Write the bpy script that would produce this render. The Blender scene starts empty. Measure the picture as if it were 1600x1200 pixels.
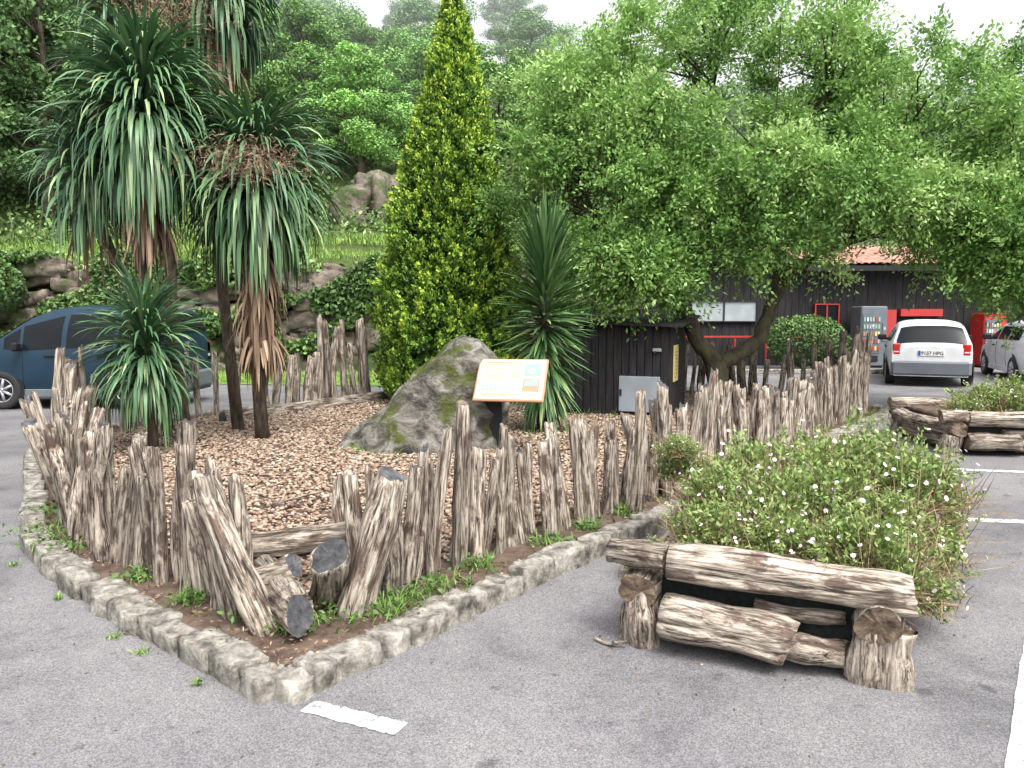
import bpy, math, random, bmesh
import numpy as np
from mathutils import Vector, Matrix, Quaternion
random.seed(7)
RNG = np.random.default_rng(11)
scene = bpy.context.scene
COL = scene.collection
rad = math.radians

# ------------------------------------------------------------------ helpers
def link(o):
    COL.objects.link(o); return o

def empty(name, loc, label=None, category=None, group=None, rotz=0.0):
    o = bpy.data.objects.new(name, None); o.empty_display_size = .2
    o.location = loc; o.rotation_euler = (0, 0, rotz)
    link(o); tag(o, label, category, group); return o

def tag(o, label=None, category=None, group=None, kind=None):
    if label: o["label"] = label
    if category: o["category"] = category
    if group: o["group"] = group
    if kind: o["kind"] = kind
    return o

def np_mesh(name, V, F, tint=None, smooth=False, mats=(), midx=None):
    V = np.asarray(V, dtype=np.float32); F = np.asarray(F, dtype=np.int32)
    me = bpy.data.meshes.new(name)
    n, k = F.shape
    me.vertices.add(len(V)); me.vertices.foreach_set("co", V.ravel())
    me.loops.add(n * k); me.loops.foreach_set("vertex_index", F.ravel())
    me.polygons.add(n)
    me.polygons.foreach_set("loop_start", np.arange(0, n * k, k, dtype=np.int32))
    me.polygons.foreach_set("loop_total", np.full(n, k, dtype=np.int32))
    if smooth: me.polygons.foreach_set("use_smooth", np.ones(n, dtype=bool))
    for m in mats: me.materials.append(m)
    if midx is not None: me.polygons.foreach_set("material_index", np.asarray(midx, dtype=np.int32))
    if tint is not None:
        a = me.attributes.new("tint", 'FLOAT', 'POINT')
        a.data.foreach_set("value", np.asarray(tint, dtype=np.float32))
    me.update(calc_edges=True); me.validate()
    return me

def obj(name, me, parent=None, world=False, **kw):
    o = bpy.data.objects.new(name, me); link(o)
    if parent is not None:
        o.parent = parent
        if world: o.matrix_parent_inverse = parent.matrix_basis.inverted()
    tag(o, **kw); return o

class MB:
    def __init__(s): s.v = []; s.f = []; s.m = []; s.sm = []
    def add(s, V, F, m=0, smooth=False):
        b = len(s.v); s.v += [tuple(map(float, p)) for p in V]
        for f in F:
            s.f.append([b + int(i) for i in f]); s.m.append(m); s.sm.append(smooth)
    def box(s, c, d, m=0, bev=0.0, rz=0.0):
        c = Vector(c); hx, hy, hz = d[0]/2, d[1]/2, d[2]/2
        R = Matrix.Rotation(rz, 3, 'Z')
        if bev <= 0:
            V = [R @ Vector((x*hx, y*hy, z*hz)) + c for x in (-1, 1) for y in (-1, 1) for z in (-1, 1)]
            F = [(0,1,3,2),(4,6,7,5),(0,4,5,1),(2,3,7,6),(0,2,6,4),(1,5,7,3)]
            s.add(V, F, m)
        else:
            b = bev
            def ring(ix, z):
                a, e = hx-ix, hy-ix
                return [(-a+b,-e),(a-b,-e),(a,-e+b),(a,e-b),(a-b,e),(-a+b,e),(-a,e-b),(-a,-e+b)], z
            V = []
            for ix, z in ((b, -hz), (0, -hz+b), (0, hz-b), (b, hz)):
                pts, zz = ring(ix, z)
                V += [R @ Vector((p[0], p[1], zz)) + c for p in pts]
            F = [tuple(range(7, -1, -1)), tuple(range(24, 32))]
            for r in range(3):
                for i in range(8):
                    j = (i+1) % 8
                    F.append((r*8+i, r*8+j, r*8+8+j, r*8+8+i))
            s.add(V, F, m)
    def tube(s, P, R, m=0, sides=8, cap=True):
        P = [Vector(p) for p in P]; V = []; F = []
        for i, p in enumerate(P):
            d = (P[min(i+1, len(P)-1)] - P[max(i-1, 0)]).normalized()
            a = d.cross(Vector((.3, 1, .1)))
            a.normalize(); b = d.cross(a)
            for k in range(sides):
                t = 2*math.pi*k/sides
                V.append(p + (a*math.cos(t) + b*math.sin(t))*R[i])
        for i in range(len(P)-1):
            for k in range(sides):
                j = (k+1) % sides
                F.append((i*sides+k, i*sides+j, (i+1)*sides+j, (i+1)*sides+k))
        if cap:
            F.append(tuple(range(sides-1, -1, -1))); n = (len(P)-1)*sides
            F.append(tuple(range(n, n+sides)))
        s.add(V, F, m, True)
    def lathe(s, prof, m=0, n=28, c=(0,0,0)):
        V = []; F = []
        for r, h in prof:
            for k in range(n):
                t = 2*math.pi*k/n
                V.append((c[0]+r*math.cos(t), c[1]+h, c[2]+r*math.sin(t)))
        for i in range(len(prof)-1):
            for k in range(n):
                j = (k+1) % n
                F.append((i*n+k, i*n+j, (i+1)*n+j, (i+1)*n+k))
        s.add(V, F, m, True)
    def mesh(s, name, mats):
        me = bpy.data.meshes.new(name); me.from_pydata(s.v, [], s.f)
        for x in mats: me.materials.append(x)
        me.polygons.foreach_set("material_index", s.m)
        me.polygons.foreach_set("use_smooth", s.sm)
        me.update(); return me

def nrm(a): return a/np.maximum(np.linalg.norm(a, axis=-1, keepdims=True), 1e-9)

def sinoise(P, seed, freq=1.0, octaves=3):
    r = np.random.default_rng(abs(int(seed))); out = 0; amp = 1
    for o in range(octaves):
        s = 0
        for i in range(4):
            k = r.normal(size=3)*freq*(2**o); s = s + np.sin(P @ k + r.uniform(0, 6.28))
        out = out + amp*s/4; amp *= .5
    return out

# ------------------------------------------------------------------ materials
def newmat(name):
    m = bpy.data.materials.new(name); m.use_nodes = True
    nt = m.node_tree; b = nt.nodes["Principled BSDF"]
    return m, nt, b
def N(nt, t, **kw):
    n = nt.nodes.new(t)
    for k, v in kw.items(): setattr(n, k, v)
    return n
def ramp(nt, stops, fac=None):
    r = N(nt, "ShaderNodeValToRGB"); e = r.color_ramp.elements
    while len(e) < len(stops): e.new(.5)
    for i, (p, c) in enumerate(stops):
        e[i].position = p; e[i].color = (*c, 1)
    if fac is not None: nt.links.new(fac, r.inputs[0])
    return r
def plain(name, c, rough=.6, metal=0, coat=0, spec=.5):
    m, nt, b = newmat(name)
    b.inputs["Base Color"].default_value = (*c, 1); b.inputs["Roughness"].default_value = rough
    b.inputs["Metallic"].default_value = metal; b.inputs["Coat Weight"].default_value = coat
    b.inputs["Specular IOR Level"].default_value = spec
    nz = N(nt, "ShaderNodeTexNoise"); nz.inputs["Scale"].default_value = 3.0; nz.inputs["Detail"].default_value = 6
    tc = N(nt, "ShaderNodeTexCoord"); nt.links.new(tc.outputs["Object"], nz.inputs["Vector"])
    lo = tuple(x*.82 for x in c)
    r = ramp(nt, [(.35, lo), (.65, c)], nz.outputs["Fac"]); nt.links.new(r.outputs[0], b.inputs["Base Color"])
    return m
def noisy(name, stops, scale=5, vec=(1,1,1), detail=8, rough=.85, bump=.4, bscale=None, dist=.02, rand=0.0, distort=0, moss=None):
    m, nt, b = newmat(name); L = nt.links.new
    tc = N(nt, "ShaderNodeTexCoord"); mp = N(nt, "ShaderNodeMapping"); mp.inputs["Scale"].default_value = vec
    L(tc.outputs["Object"], mp.inputs["Vector"])
    vsrc = mp.outputs[0]
    oi = N(nt, "ShaderNodeObjectInfo")
    if rand:
        ad = N(nt, "ShaderNodeVectorMath", operation='ADD'); ml = N(nt, "ShaderNodeMath", operation='MULTIPLY')
        ml.inputs[1].default_value = 37; L(oi.outputs["Random"], ml.inputs[0]); L(vsrc, ad.inputs[0]); L(ml.outputs[0], ad.inputs[1])
        vsrc = ad.outputs[0]
    nz = N(nt, "ShaderNodeTexNoise"); nz.inputs["Scale"].default_value = scale; nz.inputs["Detail"].default_value = detail
    nz.inputs["Roughness"].default_value = .7; nz.inputs["Distortion"].default_value = distort
    L(vsrc, nz.inputs["Vector"])
    r = ramp(nt, stops, nz.outputs["Fac"]); out = r.outputs[0]
    if moss:
        n3 = N(nt, "ShaderNodeTexNoise"); n3.inputs["Scale"].default_value = moss[1]; n3.inputs["Detail"].default_value = 9; n3.inputs["Roughness"].default_value = .7
        L(tc.outputs["Object"], n3.inputs["Vector"]); rr = ramp(nt, [(moss[2], (0,0,0)), (moss[2]+.08, (1,1,1))], n3.outputs["Fac"])
        mm = N(nt, "ShaderNodeMix", data_type='RGBA'); L(rr.outputs[0], mm.inputs[0]); L(out, mm.inputs[6]); mm.inputs[7].default_value = (*moss[0], 1); out = mm.outputs[2]
    if rand:
        hs = N(nt, "ShaderNodeHueSaturation"); mr = N(nt, "ShaderNodeMapRange")
        mr.inputs["To Min"].default_value = 1-rand; mr.inputs["To Max"].default_value = 1+rand
        L(oi.outputs["Random"], mr.inputs["Value"]); L(mr.outputs[0], hs.inputs["Value"]); L(out, hs.inputs["Color"]); out = hs.outputs[0]
    L(out, b.inputs["Base Color"]); b.inputs["Roughness"].default_value = rough
    b.inputs["Specular IOR Level"].default_value = .25
    if bump:
        n2 = N(nt, "ShaderNodeTexNoise"); n2.inputs["Scale"].default_value = bscale or scale*2; n2.inputs["Detail"].default_value = 8
        n2.inputs["Roughness"].default_value = .7
        L(vsrc, n2.inputs["Vector"])
        bp = N(nt, "ShaderNodeBump"); bp.inputs["Strength"].default_value = bump; bp.inputs["Distance"].default_value = dist
        L(n2.outputs["Fac"], bp.inputs["Height"]); L(bp.outputs[0], b.inputs["Normal"])
    return m
def leafmat(name, stops, trans=0, rough=.55, objcol=False, spec=.3):
    m, nt, b = newmat(name); L = nt.links.new
    at = N(nt, "ShaderNodeAttribute", attribute_name="tint")
    r = ramp(nt, stops, at.outputs["Fac"]); c = r.outputs[0]
    if objcol:
        oi = N(nt, "ShaderNodeObjectInfo"); mx = N(nt, "ShaderNodeMix", data_type='RGBA', blend_type='MULTIPLY')
        mx.inputs[0].default_value = 1; L(c, mx.inputs[6]); L(oi.outputs["Color"], mx.inputs[7]); c = mx.outputs[2]
    L(c, b.inputs["Base Color"]); b.inputs["Roughness"].default_value = rough
    b.inputs["Specular IOR Level"].default_value = spec
    if trans:
        t = N(nt, "ShaderNodeBsdfTranslucent"); L(c, t.inputs[0])
        ms = N(nt, "ShaderNodeMixShader"); ms.inputs[0].default_value = trans
        L(b.outputs[0], ms.inputs[1]); L(t.outputs[0], ms.inputs[2]); L(ms.outputs[0], nt.nodes["Material Output"].inputs[0])
    return m

def asphalt_mat():
    m, nt, b = newmat("asphalt"); L = nt.links.new
    tc = N(nt, "ShaderNodeTexCoord")
    big = N(nt, "ShaderNodeTexNoise"); big.inputs["Scale"].default_value = .6; big.inputs["Detail"].default_value = 6; big.inputs["Roughness"].default_value = .6
    L(tc.outputs["Object"], big.inputs["Vector"])
    r1 = ramp(nt, [(.3, (.13,.128,.133)), (.5, (.163,.16,.165)), (.7, (.20,.195,.198))], big.outputs["Fac"])
    vo = N(nt, "ShaderNodeTexVoronoi"); vo.inputs["Scale"].default_value = 190
    L(tc.outputs["Object"], vo.inputs["Vector"])
    bw = N(nt, "ShaderNodeRGBToBW"); L(vo.outputs["Color"], bw.inputs[0])
    r2 = ramp(nt, [(.15, (.45,.45,.46)), (.5, (.92,.92,.92)), (.9, (1.6,1.56,1.52))], bw.outputs[0])
    mx = N(nt, "ShaderNodeMix", data_type='RGBA', blend_type='MULTIPLY'); mx.inputs[0].default_value = .8
    L(r1.outputs[0], mx.inputs[6]); L(r2.outputs[0], mx.inputs[7])
    st = N(nt, "ShaderNodeTexNoise"); st.inputs["Scale"].default_value = 1.1; st.inputs["Detail"].default_value = 10; st.inputs["Distortion"].default_value = .3; st.inputs["Roughness"].default_value = .75
    L(tc.outputs["Object"], st.inputs["Vector"])
    r3 = ramp(nt, [(.33, (.56,.56,.58)), (.50, (1,1,1)), (.7, (1.2,1.18,1.15))], st.outputs["Fac"])
    m2 = N(nt, "ShaderNodeMix", data_type='RGBA', blend_type='MULTIPLY'); m2.inputs[0].default_value = .9
    L(mx.outputs[2], m2.inputs[6]); L(r3.outputs[0], m2.inputs[7])
    sp = N(nt, "ShaderNodeTexNoise"); sp.inputs["Scale"].default_value = 7; sp.inputs["Detail"].default_value = 3
    L(tc.outputs["Object"], sp.inputs["Vector"]); r4 = ramp(nt, [(.27, (.55,.55,.56)), (.34, (1,1,1))], sp.outputs["Fac"])
    m3 = N(nt, "ShaderNodeMix", data_type='RGBA', blend_type='MULTIPLY'); m3.inputs[0].default_value = 1
    L(m2.outputs[2], m3.inputs[6]); L(r4.outputs[0], m3.inputs[7])
    L(m3.outputs[2], b.inputs["Base Color"]); b.inputs["Roughness"].default_value = .8
    b.inputs["Specular IOR Level"].default_value = .3
    bp = N(nt, "ShaderNodeBump"); bp.inputs["Strength"].default_value = .5; bp.inputs["Distance"].default_value = .004
    L(vo.outputs["Distance"], bp.inputs["Height"]); L(bp.outputs[0], b.inputs["Normal"])
    return m

def wood_mat(name="weathered_wood", base=1.05, rand=.32):
    m, nt, b = newmat(name); L = nt.links.new
    tc = N(nt, "ShaderNodeTexCoord"); oi = N(nt, "ShaderNodeObjectInfo")
    ml = N(nt, "ShaderNodeMath", operation='MULTIPLY'); ml.inputs[1].default_value = 53; L(oi.outputs["Random"], ml.inputs[0])
    ad = N(nt, "ShaderNodeVectorMath", operation='ADD'); L(tc.outputs["Object"], ad.inputs[0]); L(ml.outputs[0], ad.inputs[1])
    def noise(vec, sc, det=8, dis=0.0, ro=.65):
        mp = N(nt, "ShaderNodeMapping"); mp.inputs["Scale"].default_value = vec; L(ad.outputs[0], mp.inputs[0])
        n = N(nt, "ShaderNodeTexNoise"); n.inputs["Scale"].default_value = sc; n.inputs["Detail"].default_value = det
        n.inputs["Distortion"].default_value = dis; n.inputs["Roughness"].default_value = ro
        L(mp.outputs[0], n.inputs[0]); return n
    grain = noise((15, 15, 1.2), 3.0, 10, .5, .72)
    patch = noise((1.3, 1.3, .5), 8, 8, .4, .65)
    c = base
    rg = ramp(nt, [(.385, (.024*c,.019*c,.016*c)), (.465, (.165*c,.137*c,.109*c)), (.54, (.345*c,.298*c,.243*c)), (.67, (.55*c,.495*c,.42*c))], grain.outputs["Fac"])
    rb = ramp(nt, [(.36, (.018*c,.014*c,.011*c)), (.54, (.115*c,.082*c,.065*c)), (.72, (.25*c,.19*c,.15*c))], grain.outputs["Fac"])
    pf = ramp(nt, [(.51, (0,0,0)), (.59, (1,1,1))], patch.outputs["Fac"])
    mx = N(nt, "ShaderNodeMix", data_type='RGBA'); L(pf.outputs[0], mx.inputs[0]); L(rg.outputs[0], mx.inputs[6]); L(rb.outputs[0], mx.inputs[7])
    hs = N(nt, "ShaderNodeHueSaturation"); mr = N(nt, "ShaderNodeMapRange"); mr.inputs["To Min"].default_value = 1-rand; mr.inputs["To Max"].default_value = 1+rand*.8
    L(oi.outputs["Random"], mr.inputs["Value"]); L(mr.outputs[0], hs.inputs["Value"]); L(mx.outputs[2], hs.inputs["Color"])
    L(hs.outputs[0], b.inputs["Base Color"]); b.inputs["Roughness"].default_value = .9
    b.inputs["Specular IOR Level"].default_value = .2
    bp = N(nt, "ShaderNodeBump"); bp.inputs["Strength"].default_value = 1.0; bp.inputs["Distance"].default_value = .013
    L(grain.outputs["Fac"], bp.inputs["Height"]); L(bp.outputs[0], b.inputs["Normal"])
    return m

M = {}
M['asphalt'] = asphalt_mat()
M['wood'] = wood_mat()
M['endgrain'] = noisy("end_grain", [(.35, (.03,.03,.033)), (.55, (.085,.085,.09)), (.7, (.16,.155,.15))], 14, rand=.3, bump=.8, bscale=30)
M['endbrown'] = noisy("end_grain_brown", [(.35, (.04,.028,.02)), (.5, (.16,.115,.08)), (.65, (.30,.235,.17))], 9, rand=.3, bump=1, bscale=18, distort=.8)
M['bark'] = noisy("bark", [(.3, (.035,.027,.02)), (.5, (.12,.095,.07)), (.7, (.24,.20,.15))], 4, vec=(5,5,1.2), bump=1, bscale=6, dist=.03)
M['olivebark'] = noisy("olive_bark", [(.3, (.02,.018,.012)), (.5, (.075,.062,.042)), (.62,(.08,.09,.035)), (.75, (.17,.15,.11))], 5, vec=(2,2,.8), bump=1, bscale=9, dist=.03)
M['dirt'] = noisy("dirt", [(.3, (.05,.033,.025)), (.5, (.105,.072,.055)), (.7, (.18,.13,.098))], 6, bump=.8, bscale=25, dist=.02)
M['kerb'] = noisy("kerb_stone", [(.32, (.04,.038,.034)), (.43, (.14,.13,.11)), (.54, (.28,.26,.225)), (.68, (.46,.44,.39))], 9, bump=1, bscale=24, dist=.02, distort=.3, moss=((.085,.085,.05), 3.0, .60))
M['rock'] = noisy("boulder_rock", [(.30, (.015,.015,.014)), (.42, (.065,.06,.05)), (.50, (.15,.138,.12)), (.60, (.27,.25,.225)), (.75, (.41,.39,.36))], 3.4, vec=(1,1,1.4), bump=1, bscale=8, dist=.08, distort=.8, moss=((.075,.09,.02), 1.7, .50))
M['wallstone'] = noisy("wall_stone", [(.3, (.04,.035,.028)), (.45, (.12,.10,.078)), (.6, (.22,.18,.145)), (.75, (.34,.29,.25))], 1.7, bump=1, bscale=6, dist=.08, distort=.4, moss=((.06,.085,.03), .9, .50))
M['hill'] = noisy("hill_ground", [(.3, (.04,.065,.018)), (.5, (.09,.135,.035)), (.7, (.15,.18,.07))], .5, bump=1, bscale=3, dist=.2)
M['lawn'] = noisy("lawn_grass", [(.3, (.09,.17,.035)), (.5, (.15,.25,.05)), (.7, (.23,.29,.09))], 1.2, bump=1, bscale=30, dist=.03)
M['white'] = noisy("road_paint", [(.40, (.20,.20,.20)), (.47, (.50,.50,.50)), (.7, (.66,.66,.66))], 16, bump=.3, bscale=80, dist=.004)
m, nt, b = newmat("pebbles"); at = N(nt, "ShaderNodeAttribute", attribute_name="tint")
r = ramp(nt, [(0, (.11,.07,.05)), (.35, (.235,.16,.11)), (.7, (.35,.262,.19)), (1, (.46,.40,.32))], at.outputs["Fac"])
nt.links.new(r.outputs[0], b.inputs["Base Color"]); b.inputs["Roughness"].default_value = .75; M['pebble'] = m

M['olive'] = leafmat("olive_leaves", [(0, (.075,.15,.04)), (.4, (.16,.31,.07)), (.75, (.28,.46,.12)), (1, (.44,.58,.24))], .28, .45)
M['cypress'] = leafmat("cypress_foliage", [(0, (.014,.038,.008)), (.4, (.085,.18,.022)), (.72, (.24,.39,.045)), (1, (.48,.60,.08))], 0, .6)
M['strap'] = leafmat("strap_leaves", [(0, (.03,.08,.04)), (.5, (.08,.17,.075)), (.8, (.15,.26,.11)), (1, (.32,.40,.20))], 0, .42, spec=.4)
M['yucca'] = leafmat("yucca_leaves", [(0, (.018,.05,.018)), (.5, (.06,.135,.043)), (.8, (.13,.23,.075)), (1, (.28,.37,.14))], 0, .45, spec=.4)
M['dead'] = leafmat("dead_leaves", [(0, (.06,.038,.025)), (.5, (.19,.125,.08)), (1, (.37,.27,.18))], 0, .8)
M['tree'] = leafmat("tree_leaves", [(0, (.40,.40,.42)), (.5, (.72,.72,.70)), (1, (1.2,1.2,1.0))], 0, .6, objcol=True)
M['ivy'] = leafmat("ivy_leaves", [(0, (.03,.06,.018)), (.5, (.085,.16,.042)), (1, (.20,.30,.09))], 0, .5)
M['under'] = leafmat("undergrowth_leaves", [(0, (.05,.09,.03)), (.5, (.13,.22,.065)), (1, (.27,.37,.13))], 0, .6)
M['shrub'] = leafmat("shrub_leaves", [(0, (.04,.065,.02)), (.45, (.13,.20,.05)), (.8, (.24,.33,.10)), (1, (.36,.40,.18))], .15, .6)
M['dry'] = leafmat("dry_stems", [(0, (.08,.05,.027)), (.5, (.21,.14,.08)), (1, (.40,.30,.19))], 0, .8)
M['grass'] = leafmat("grass_blades", [(0, (.06,.13,.02)), (.5, (.14,.25,.045)), (1, (.28,.39,.10))], 0, .6)
M['petal'] = leafmat("petals", [(0, (.66,.48,.62)), (.5, (.78,.68,.76)), (.7, (.80,.75,.78)), (.93, (.8,.78,.75)), (.97, (.65,.45,.1)), (1, (.7,.5,.1))], 0, .6)
M['blackwood'] = noisy("black_planks", [(.3, (.008,.008,.009)), (.5, (.018,.017,.018)), (.7, (.045,.041,.038))], 4, vec=(8,8,.6), rough=.75, bump=.6, bscale=6, dist=.01)
M['black'] = plain("black_paint", (.012,.012,.013), .6, spec=.3)
M['red'] = plain("red_paint", (.42,.025,.02), .5)
M['tile'] = noisy("roof_tile", [(.3, (.20,.09,.065)), (.5, (.36,.18,.14)), (.7, (.48,.31,.25))], 2.5, bump=.5)
M['glass'] = plain("car_glass", (.008,.010,.012), .2, spec=.16)
M['silverglass'] = plain("vending_glass", (.12,.14,.16), .2)
M['rubber'] = plain("tyre_rubber", (.018,.018,.018), .85)
M['alloy'] = plain("alloy", (.42,.43,.45), .35, metal=.6)
M['greyplastic'] = plain("grey_plastic", (.11,.125,.145), .55)
M['blue'] = plain("dark_blue_paint", (.011,.032,.055), .35, spec=.3)
M['bluegrey'] = plain("grey_cladding", (.12,.14,.15), .5)
M['carwhite'] = plain("white_car_paint", (.64,.65,.67), .3)
M['carsilver'] = plain("silver_car_paint", (.55,.56,.58), .35)
M['taillight'] = plain("tail_light", (.45,.015,.015), .15, coat=1)
M['lamp'] = plain("head_light", (.6,.62,.62), .08, coat=1)
M['plate'] = plain("plate_white", (.7,.7,.68), .4)
M['plateblue'] = plain("plate_blue", (.02,.06,.4), .4)
M['ink'] = plain("ink", (.02,.02,.02), .5)
M['cream'] = plain("sign_cream", (.58,.55,.41), .5)
M['orange'] = plain("sign_orange", (.42,.21,.11), .4)
M['teal'] = plain("sign_green", (.22,.36,.28), .5)
M['brown'] = plain("sign_brown", (.3,.2,.12), .4)
M['greymetal'] = plain("grey_metal", (.26,.29,.32), .45)
M['poster'] = plain("pale_panel", (.32,.36,.37), .4)
M['yellow'] = plain("yellow_sign", (.62,.52,.20), .4)
M['net'] = noisy("black_liner", [(.4, (.006,.008,.008)), (.6, (.016,.02,.019))], 20, bump=.5)

# ------------------------------------------------------------------ camera, world, light
cam = bpy.data.cameras.new("camera"); cam.lens = 28; cam.sensor_width = 36; cam.clip_end = 600; cam.clip_start = .05
co = bpy.data.objects.new("camera", cam); link(co); co.location = (0, 0, 1.65); co.rotation_euler = (rad(84.9), 0, 0)
scene.camera = co
w = bpy.data.worlds.new("World"); scene.world = w; w.use_nodes = True; nt = w.node_tree
sky = N(nt, "ShaderNodeTexSky", sky_type='NISHITA'); sky.sun_disc = False
sky.sun_elevation = rad(58); sky.sun_rotation = rad(150); sky.air_density = 1.0; sky.dust_density = 6.0
hs = N(nt, "ShaderNodeHueSaturation"); hs.inputs["Saturation"].default_value = .20; hs.inputs["Value"].default_value = 2.9
nt.links.new(sky.outputs[0], hs.inputs["Color"]); nt.links.new(hs.outputs[0], nt.nodes["Background"].inputs[0])
nt.nodes["Background"].inputs[1].default_value = .15
sl = bpy.data.lights.new("sun", 'SUN'); sl.energy = 1.5; sl.angle = rad(14); sl.color = (1, .96, .9)
so = bpy.data.objects.new("sun", sl); link(so)
d = Vector((math.sin(rad(150))*math.cos(rad(58)), math.cos(rad(150))*math.cos(rad(58)), math.sin(rad(58))))
so.rotation_euler = d.to_track_quat('Z', 'Y').to_euler(); so.location = (5, -5, 12)
scene.view_settings.view_transform = 'Standard'; scene.view_settings.look = 'None'; scene.view_settings.exposure = 0

# morning mist over the hillside: a real homogeneous volume
m = bpy.data.materials.new("mist"); m.use_nodes = True; nt = m.node_tree; nt.nodes.clear()
vs = N(nt, "ShaderNodeVolumeScatter"); vs.inputs["Density"].default_value = .012; vs.inputs["Color"].default_value = (.94,.97,1,1); vs.inputs["Anisotropy"].default_value = .2
mo = N(nt, "ShaderNodeOutputMaterial"); nt.links.new(vs.outputs[0], mo.inputs["Volume"])
mb = MB(); mb.box((0, 67, 13.5), (190, 76, 28)); obj("mist", mb.mesh("mist", [m]), kind="structure", label="thin morning mist over the wooded hillside")

# ------------------------------------------------------------------ ground
mb = MB(); mb.add([(-200,-60,0),(200,-60,0),(200,260,0),(-200,260,0)], [(0,1,2,3)])
obj("ground", mb.mesh("ground", [M['asphalt']]), kind="structure")

def line(p0, p1, wd):
    p0 = Vector((*p0, 0)); p1 = Vector((*p1, 0)); d = (p1-p0).normalized(); s = Vector((-d.y, d.x, 0))*wd/2
    n = 24; V = []
    for i in range(n+1):
        q = p0.lerp(p1, i/n)
        V += [q - s*(1+random.uniform(-.12,.1)) + Vector((0,0,.004)), q + s*(1+random.uniform(-.12,.1)) + Vector((0,0,.004))]
    return V, [(2*i, 2*i+2, 2*i+3, 2*i+1) for i in range(n)]
mb = MB()
for a, b_, wd in [((-.86,3.22),(-.44,3.03),.105), ((1.64,2.45),(3.40,4.95),.11), ((4.15,8.42),(6.6,7.9),.11),
                  ((3.3,6.3),(5.6,5.95),.11), ((7.5,11.6),(9.4,15.2),.1), ((10.5,12.5),(11.6,16),.1), ((6.6,16.5),(7.6,20),.1)]:
    V, F = line(a, b_, wd); mb.add(V, F)
obj("parking_line_markings", mb.mesh("lines", [M['white']]), kind="structure")

# ------------------------------------------------------------------ island outline (outer kerb)
outer = [(-.98,3.2),(-.33,4.04),(.2,4.75),(1.5,6.43),(3.0,8.43),(4.5,10.43),(5.75,12.1),(6.15,12.8),(6.1,13.6),(5.4,14.6),
         (4.2,15.5),(2.5,16.1),(0,16.2),(-1.6,16.0),(-2.9,15.4),(-4.2,13.4),(-5.2,11.8),(-5.75,10.3),(-5.5,8.9),(-4.85,7.8),
         (-4.35,7.0),(-3.95,6.3),(-3.62,5.75),(-3.22,5.2),(-2.66,4.6),(-2.0,4.02),(-1.38,3.5)]
OUT = np.array(outer)
def resample(P, step):
    P = np.vstack([P, P[:1]]); seg = np.linalg.norm(np.diff(P, axis=0), axis=1); c = np.r_[0, np.cumsum(seg)]
    n = int(c[-1]/step); t = np.linspace(0, c[-1], n, endpoint=False)
    return np.c_[np.interp(t, c, P[:,0]), np.interp(t, c, P[:,1])]
def inset(P, dist):
    a = np.roll(P, 1, 0); b = np.roll(P, -1, 0); t = nrm(b-a); n = np.c_[-t[:,1], t[:,0]]
    return P + n*dist
def inside(px, py, poly):
    r = np.zeros(len(px), bool); n = len(poly); j = n-1
    for i in range(n):
        xi, yi = poly[i]; xj, yj = poly[j]
        c = ((yi > py) != (yj > py)) & (px < (xj-xi)*(py-yi)/(yj-yi+1e-12)+xi)
        r ^= c; j = i
    return r

def cube_grid(cuts):
    bm = bmesh.new(); bmesh.ops.create_cube(bm, size=2); bmesh.ops.subdivide_edges(bm, edges=bm.edges[:], cuts=cuts, use_grid_fill=True)
    V = np.array([v.co[:] for v in bm.verts]); F = np.array([[v.index for v in f.verts] for f in bm.faces]); bm.free(); return V, F
CG7 = cube_grid(7); CG5 = cube_grid(5)
def stone(c, ang, l, wd, h, seed, rnd=.4, nz=.06, grid=None):
    CV, CF = grid or CG7
    s = nrm(CV)*1.2; q = CV*(1-rnd) + s*rnd
    q = q + nrm(CV)*(sinoise(CV*1.0, seed, 1.6, 4)*nz + np.abs(sinoise(CV, seed+5, 3.5, 2))*-nz*.5)[:,None]*2
    q = q*np.array([l/2, wd/2, h/2]); ca, sa = math.cos(ang), math.sin(ang)
    x = q[:,0]*ca - q[:,1]*sa; y = q[:,0]*sa + q[:,1]*ca
    return np.c_[x, y, q[:,2]] + np.array(c)

Vs = []; Fs = []; off = 0
K = resample(inset(OUT, .085), .02); i = 0; n = len(K)
while i < n-8:
    k = int(random.choice([random.uniform(5,9), random.uniform(8,15), random.uniform(11,20)])); j = min(i+k, n); a = K[i]; b_ = K[j % n]; c = (a+b_)/2
    l = np.linalg.norm(b_-a); ang = math.atan2(b_[1]-a[1], b_[0]-a[0])
    h = random.uniform(.21, .27)
    V = stone((c[0]+random.uniform(-.018,.018), c[1]+random.uniform(-.018,.018), random.uniform(-.015,.008)), ang+random.uniform(-.12,.12), l*.99, random.uniform(.14,.20), h, i+3, .15, .09)
    Vs.append(V); Fs.append(CG7[1]+off); off += len(V); i = j
obj("kerb", np_mesh("kerb", np.vstack(Vs), np.vstack(Fs), smooth=True, mats=[M['kerb']]), kind="structure")

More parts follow.
